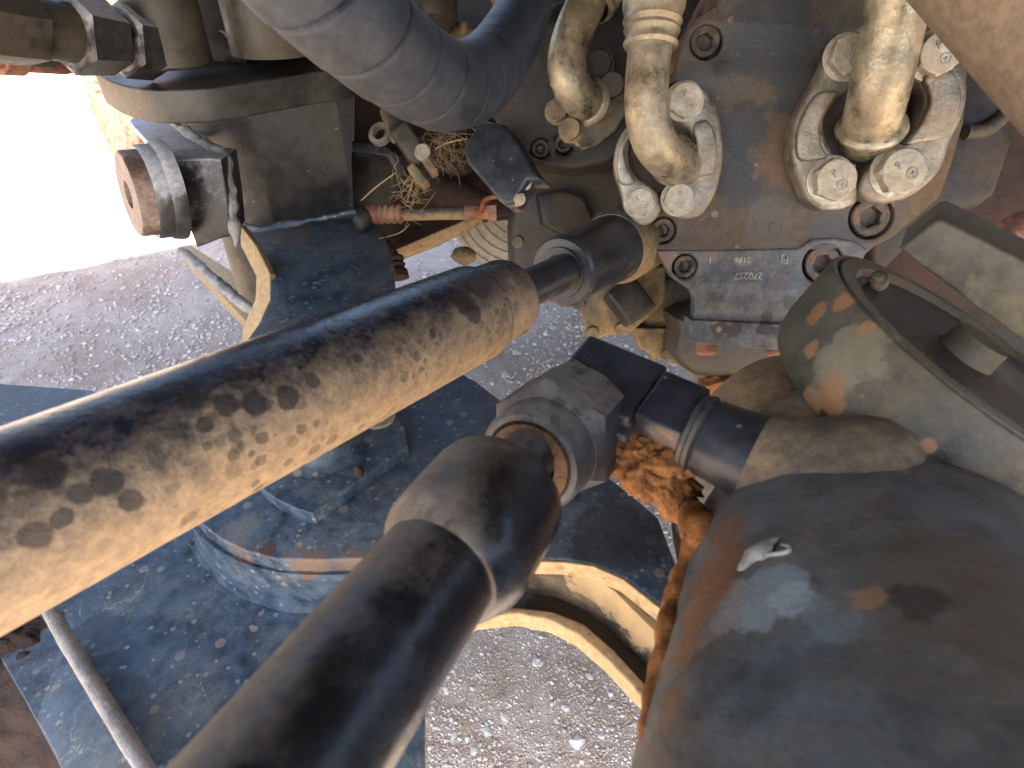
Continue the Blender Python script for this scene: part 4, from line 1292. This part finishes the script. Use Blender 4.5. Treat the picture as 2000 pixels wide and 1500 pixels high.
# ================================================================== track rod and small parts in the dark
tr = thing('track_rod', 'thin rusty track rod with an orange bellows at its left end', 'track rod', P(850, 420, 1.15))
T0, T1 = P(716, 419, 1.15), P(1000, 414, 1.15)
tx = (T1 - T0).normalized()
k = .001
prof = [(0, 0), (0, .016)]
for i in range(5):
    s = .012 + i * .0115
    prof += [(s, .0165), (s + .006, .0185), (s + .0095, .0155)]
part('bellows', lathe(T0, tx, prof + [(.072, 0)], 32), 'rust', tr)
part('rod', lathe(T0, tx, [(.07, 0), (.07, .0125), (.19, .0125), (.19, 0)], 32), 'gear', tr)
part('end_sleeve', lathe(T0, tx, [(.185, 0), (.185, .0135), (.24, .0125), (.24, 0)], 32), 'rust', tr)
part('end_nut', lathe(T0, tx, [(.228, 0), (.228, .017, 'h'), (.245, .017, 'h'), (.245, 0)], 48), 'rust', tr, ang=25)
part('spring_clip', tube([(940, 418, 1.14, .0045), (945, 395, 1.14, .0045), (958, 386, 1.14, .0045), (985, 384, 1.14, .004)], 12), 'rust', tr)
part('ball_end', blob(P(708, 430, 1.14), (.018, .024, .018), amp=.15, sub=3), 'dark', tr)
lb = thing('lower_ball_joint', 'small ribbed ball joint hanging right of the blue plate', 'ball joint', P(775, 525, 1.18))
part('joint_boot', lathe(P(772, 500, 1.2), cv(.15, -1, .1), [(0, 0), (0, .014), (.006, .017), (.012, .014), (.018, .018), (.024, .015), (.03, .02), (.045, .022), (.05, 0)], 28), 'brown', lb)
part('joint_arm', tube([(735, 470, 1.2, .02), (755, 490, 1.2, .018), (775, 520, 1.2, .014)], 20), 'brown', lb)

hv = thing('clevis', 'tan clevis and stubby pin hanging below the spiral hose', 'clevis', P(790, 290, 1.1))
part('pin', lathe(P(762, 215, 1.12), cv(.35, -1, .2), [(0, 0), (0, .019), (.06, .017), (.06, 0)], 28), 'gear', hv)
part('clevis_body', box(P(805, 290, 1.1), (cv(.7, -1, 0), cv(1, .7, .2), cv(0, 0, 1)), (.040, .018, .025), .008), 'olive', hv)
part('fork_leg', box(P(838, 322, 1.08), (cv(.7, -1, 0), cv(1, .7, .2), cv(0, 0, 1)), (.020, .008, .016), .004), 'gear', hv)
part('fork_leg', box(P(818, 345, 1.08), (cv(.7, -.8, 0), cv(.8, .7, .2), cv(0, 0, 1)), (.022, .008, .016), .004), 'gear', hv)
part('fork_bolt', lathe(P(825, 300, 1.07), cv(.2, .1, 1), [(0, .014), (.01, .013), (.01, 0)], 24), 'bolt', hv)
part('eye', lathe(P(745, 265, 1.12), cv(-.3, .1, 1), [(0, .012), (0, .021), (.01, .021), (.01, .012)], 28), 'flange', hv)
single('inner_strut', slab(fplane(740, 300, 1.2, 0, 0, 1), [(685, 275), (745, 280), (775, 300), (795, 340), (780, 345), (755, 305), (690, 295)], .03, .004), 'seal', 'black strut between the frame post and the clevis', 'strut')
single('inner_plate', slab(fplane(730, 340, 1.28, 0, 0, 1), [(685, 295), (755, 300), (785, 350), (760, 400), (690, 420)], .02, .004), 'olive', 'small olive plate behind the black strut', 'plate')
bl = thing('stamped_block', 'small tan valve block with an 8-like stamp seen above the hose bend', 'valve block', P(895, 55, 1.25))
pbk = fplane(895, 50, 1.22, -.2, -.1, 1)
part('block', slab(pbk, [(880, 38), (912, 40), (912, 78), (905, 98), (870, 94), (872, 60)], .04, .004), 'gear', bl)
part('stamp', text_mesh('8', pbk, 896, 52, .020, .0008, 5), 'dark', bl, smooth=False)
hex_bolt(P(932, 72, 1.2), cv(.1, -.2, 1), .011, .012, bl, 'bolt', marks=False)
part('stem', lathe(P(915, 68, 1.23), cv(1, -.1, .1), [(0, .01), (.04, .01), (.04, 0)], 20), 'gear', bl)
single('tan_canister', lathe(P(985, -30, 1.2), cv(.1, -1, .1), [(0, .03), (.03, .03), (.045, .018), (.045, 0)], 28), 'gear', 'tan rounded canister end at the top inside the hose bend', 'canister')

# dead grass caught in the machine
bm = bmesh.new()
for k in range(110):
    if k < 80:
        u, v, d = random.gauss(865, 32), random.gauss(285, 22), random.uniform(1.12, 1.25)
    else:
        u, v, d = random.gauss(808, 14), random.gauss(372, 20), random.uniform(1.08, 1.16)
    p = P(u, v, d)
    a1 = Vector((random.gauss(0, 1), random.gauss(0, 1), random.gauss(0, 1))).normalized()
    a2 = Vector((random.gauss(0, 1), random.gauss(0, 1), random.gauss(0, 1))).normalized() * .4
    L = random.uniform(.015, .05)
    tube([(p - a1 * L, .0004), (p + a2 * L * .6, .0007), (p + a1 * L * .8, .0007), (p + a1 * L + a2 * L, .0003)], seg=4, n=2, bm=bm)
tube([(850, 292, 1.08, .001), (870, 280, 1.08, .0013), (905, 272, 1.08, .001)], seg=5, n=4, bm=bm)
tube([(705, 392, 1.1, .0008), (735, 365, 1.09, .0014), (772, 338, 1.08, .001)], seg=5, n=4, bm=bm)
tube([(740, 466, 1.1, .0006), (780, 455, 1.1, .0008), (800, 438, 1.1, .0006)], seg=5, n=4, bm=bm)
single('dead_grass', bm, 'straw', 'tangle of dead grass caught behind the clevis', 'grass', kind='stuff')
single('soil_lump', blob(P(868, 285, 1.27), (.08, .05, .03), amp=.4, freq=20), 'brown', 'brown soil packed behind the dead grass', 'soil', kind='stuff')

# ================================================================== spiral wrapped hose
hose = thing('spiral_wrapped_hose', 'thick blue black hose in spiral wrap sagging across the top', 'hose', P(850, 170, .6))
HP = [(420, -260, .33, .0365), (560, -85, .355, .0365), (690, 42, .40, .0365), (790, 125, .455, .0362), (870, 168, .51, .0358), (935, 152, .575, .0350), (985, 95, .66, .0345), (1022, 20, .76, .0345), (1040, -60, .86, .0345), (1045, -140, .96, .0345)]
PITCH_H = .040


def groove(L, t):
    ph = (L / PITCH_H + t / (2 * math.pi)) % 1.0
    d = min(ph, 1 - ph)
    saw = .975 + .03 * ph
    return 1 + (saw - 1 - .12 * math.exp(-(d / .034) ** 2)) * max(0, min(1, (.44 - L) / .12))


part('spiral_wrap', tube(HP, 96, 60, rfun=groove), 'hose', hose, ang=80)

# upper right big tube
ut = thing('boom_cylinder', 'fat brown dusted cylinder crossing the upper right corner', 'cylinder', P(1950, 60, .4))
U0, U1 = P(1830, -275, .44), P(2360, 265, .36)
ua = (U1 - U0).normalized()
part('barrel', lathe(U0 + cv(.1, .12, 0) * 0, ua, [(0, 0), (0, .062), ((U1 - U0).length, .062), ((U1 - U0).length, 0)], 80), metal('brown_dusted_barrel', (.065, .066, .07), (.21, .145, .085), cover=.5, soft=.6, scale=9, dirv=cv(-.7, -.7, .1), dirk=.5, rough=.38), ut)
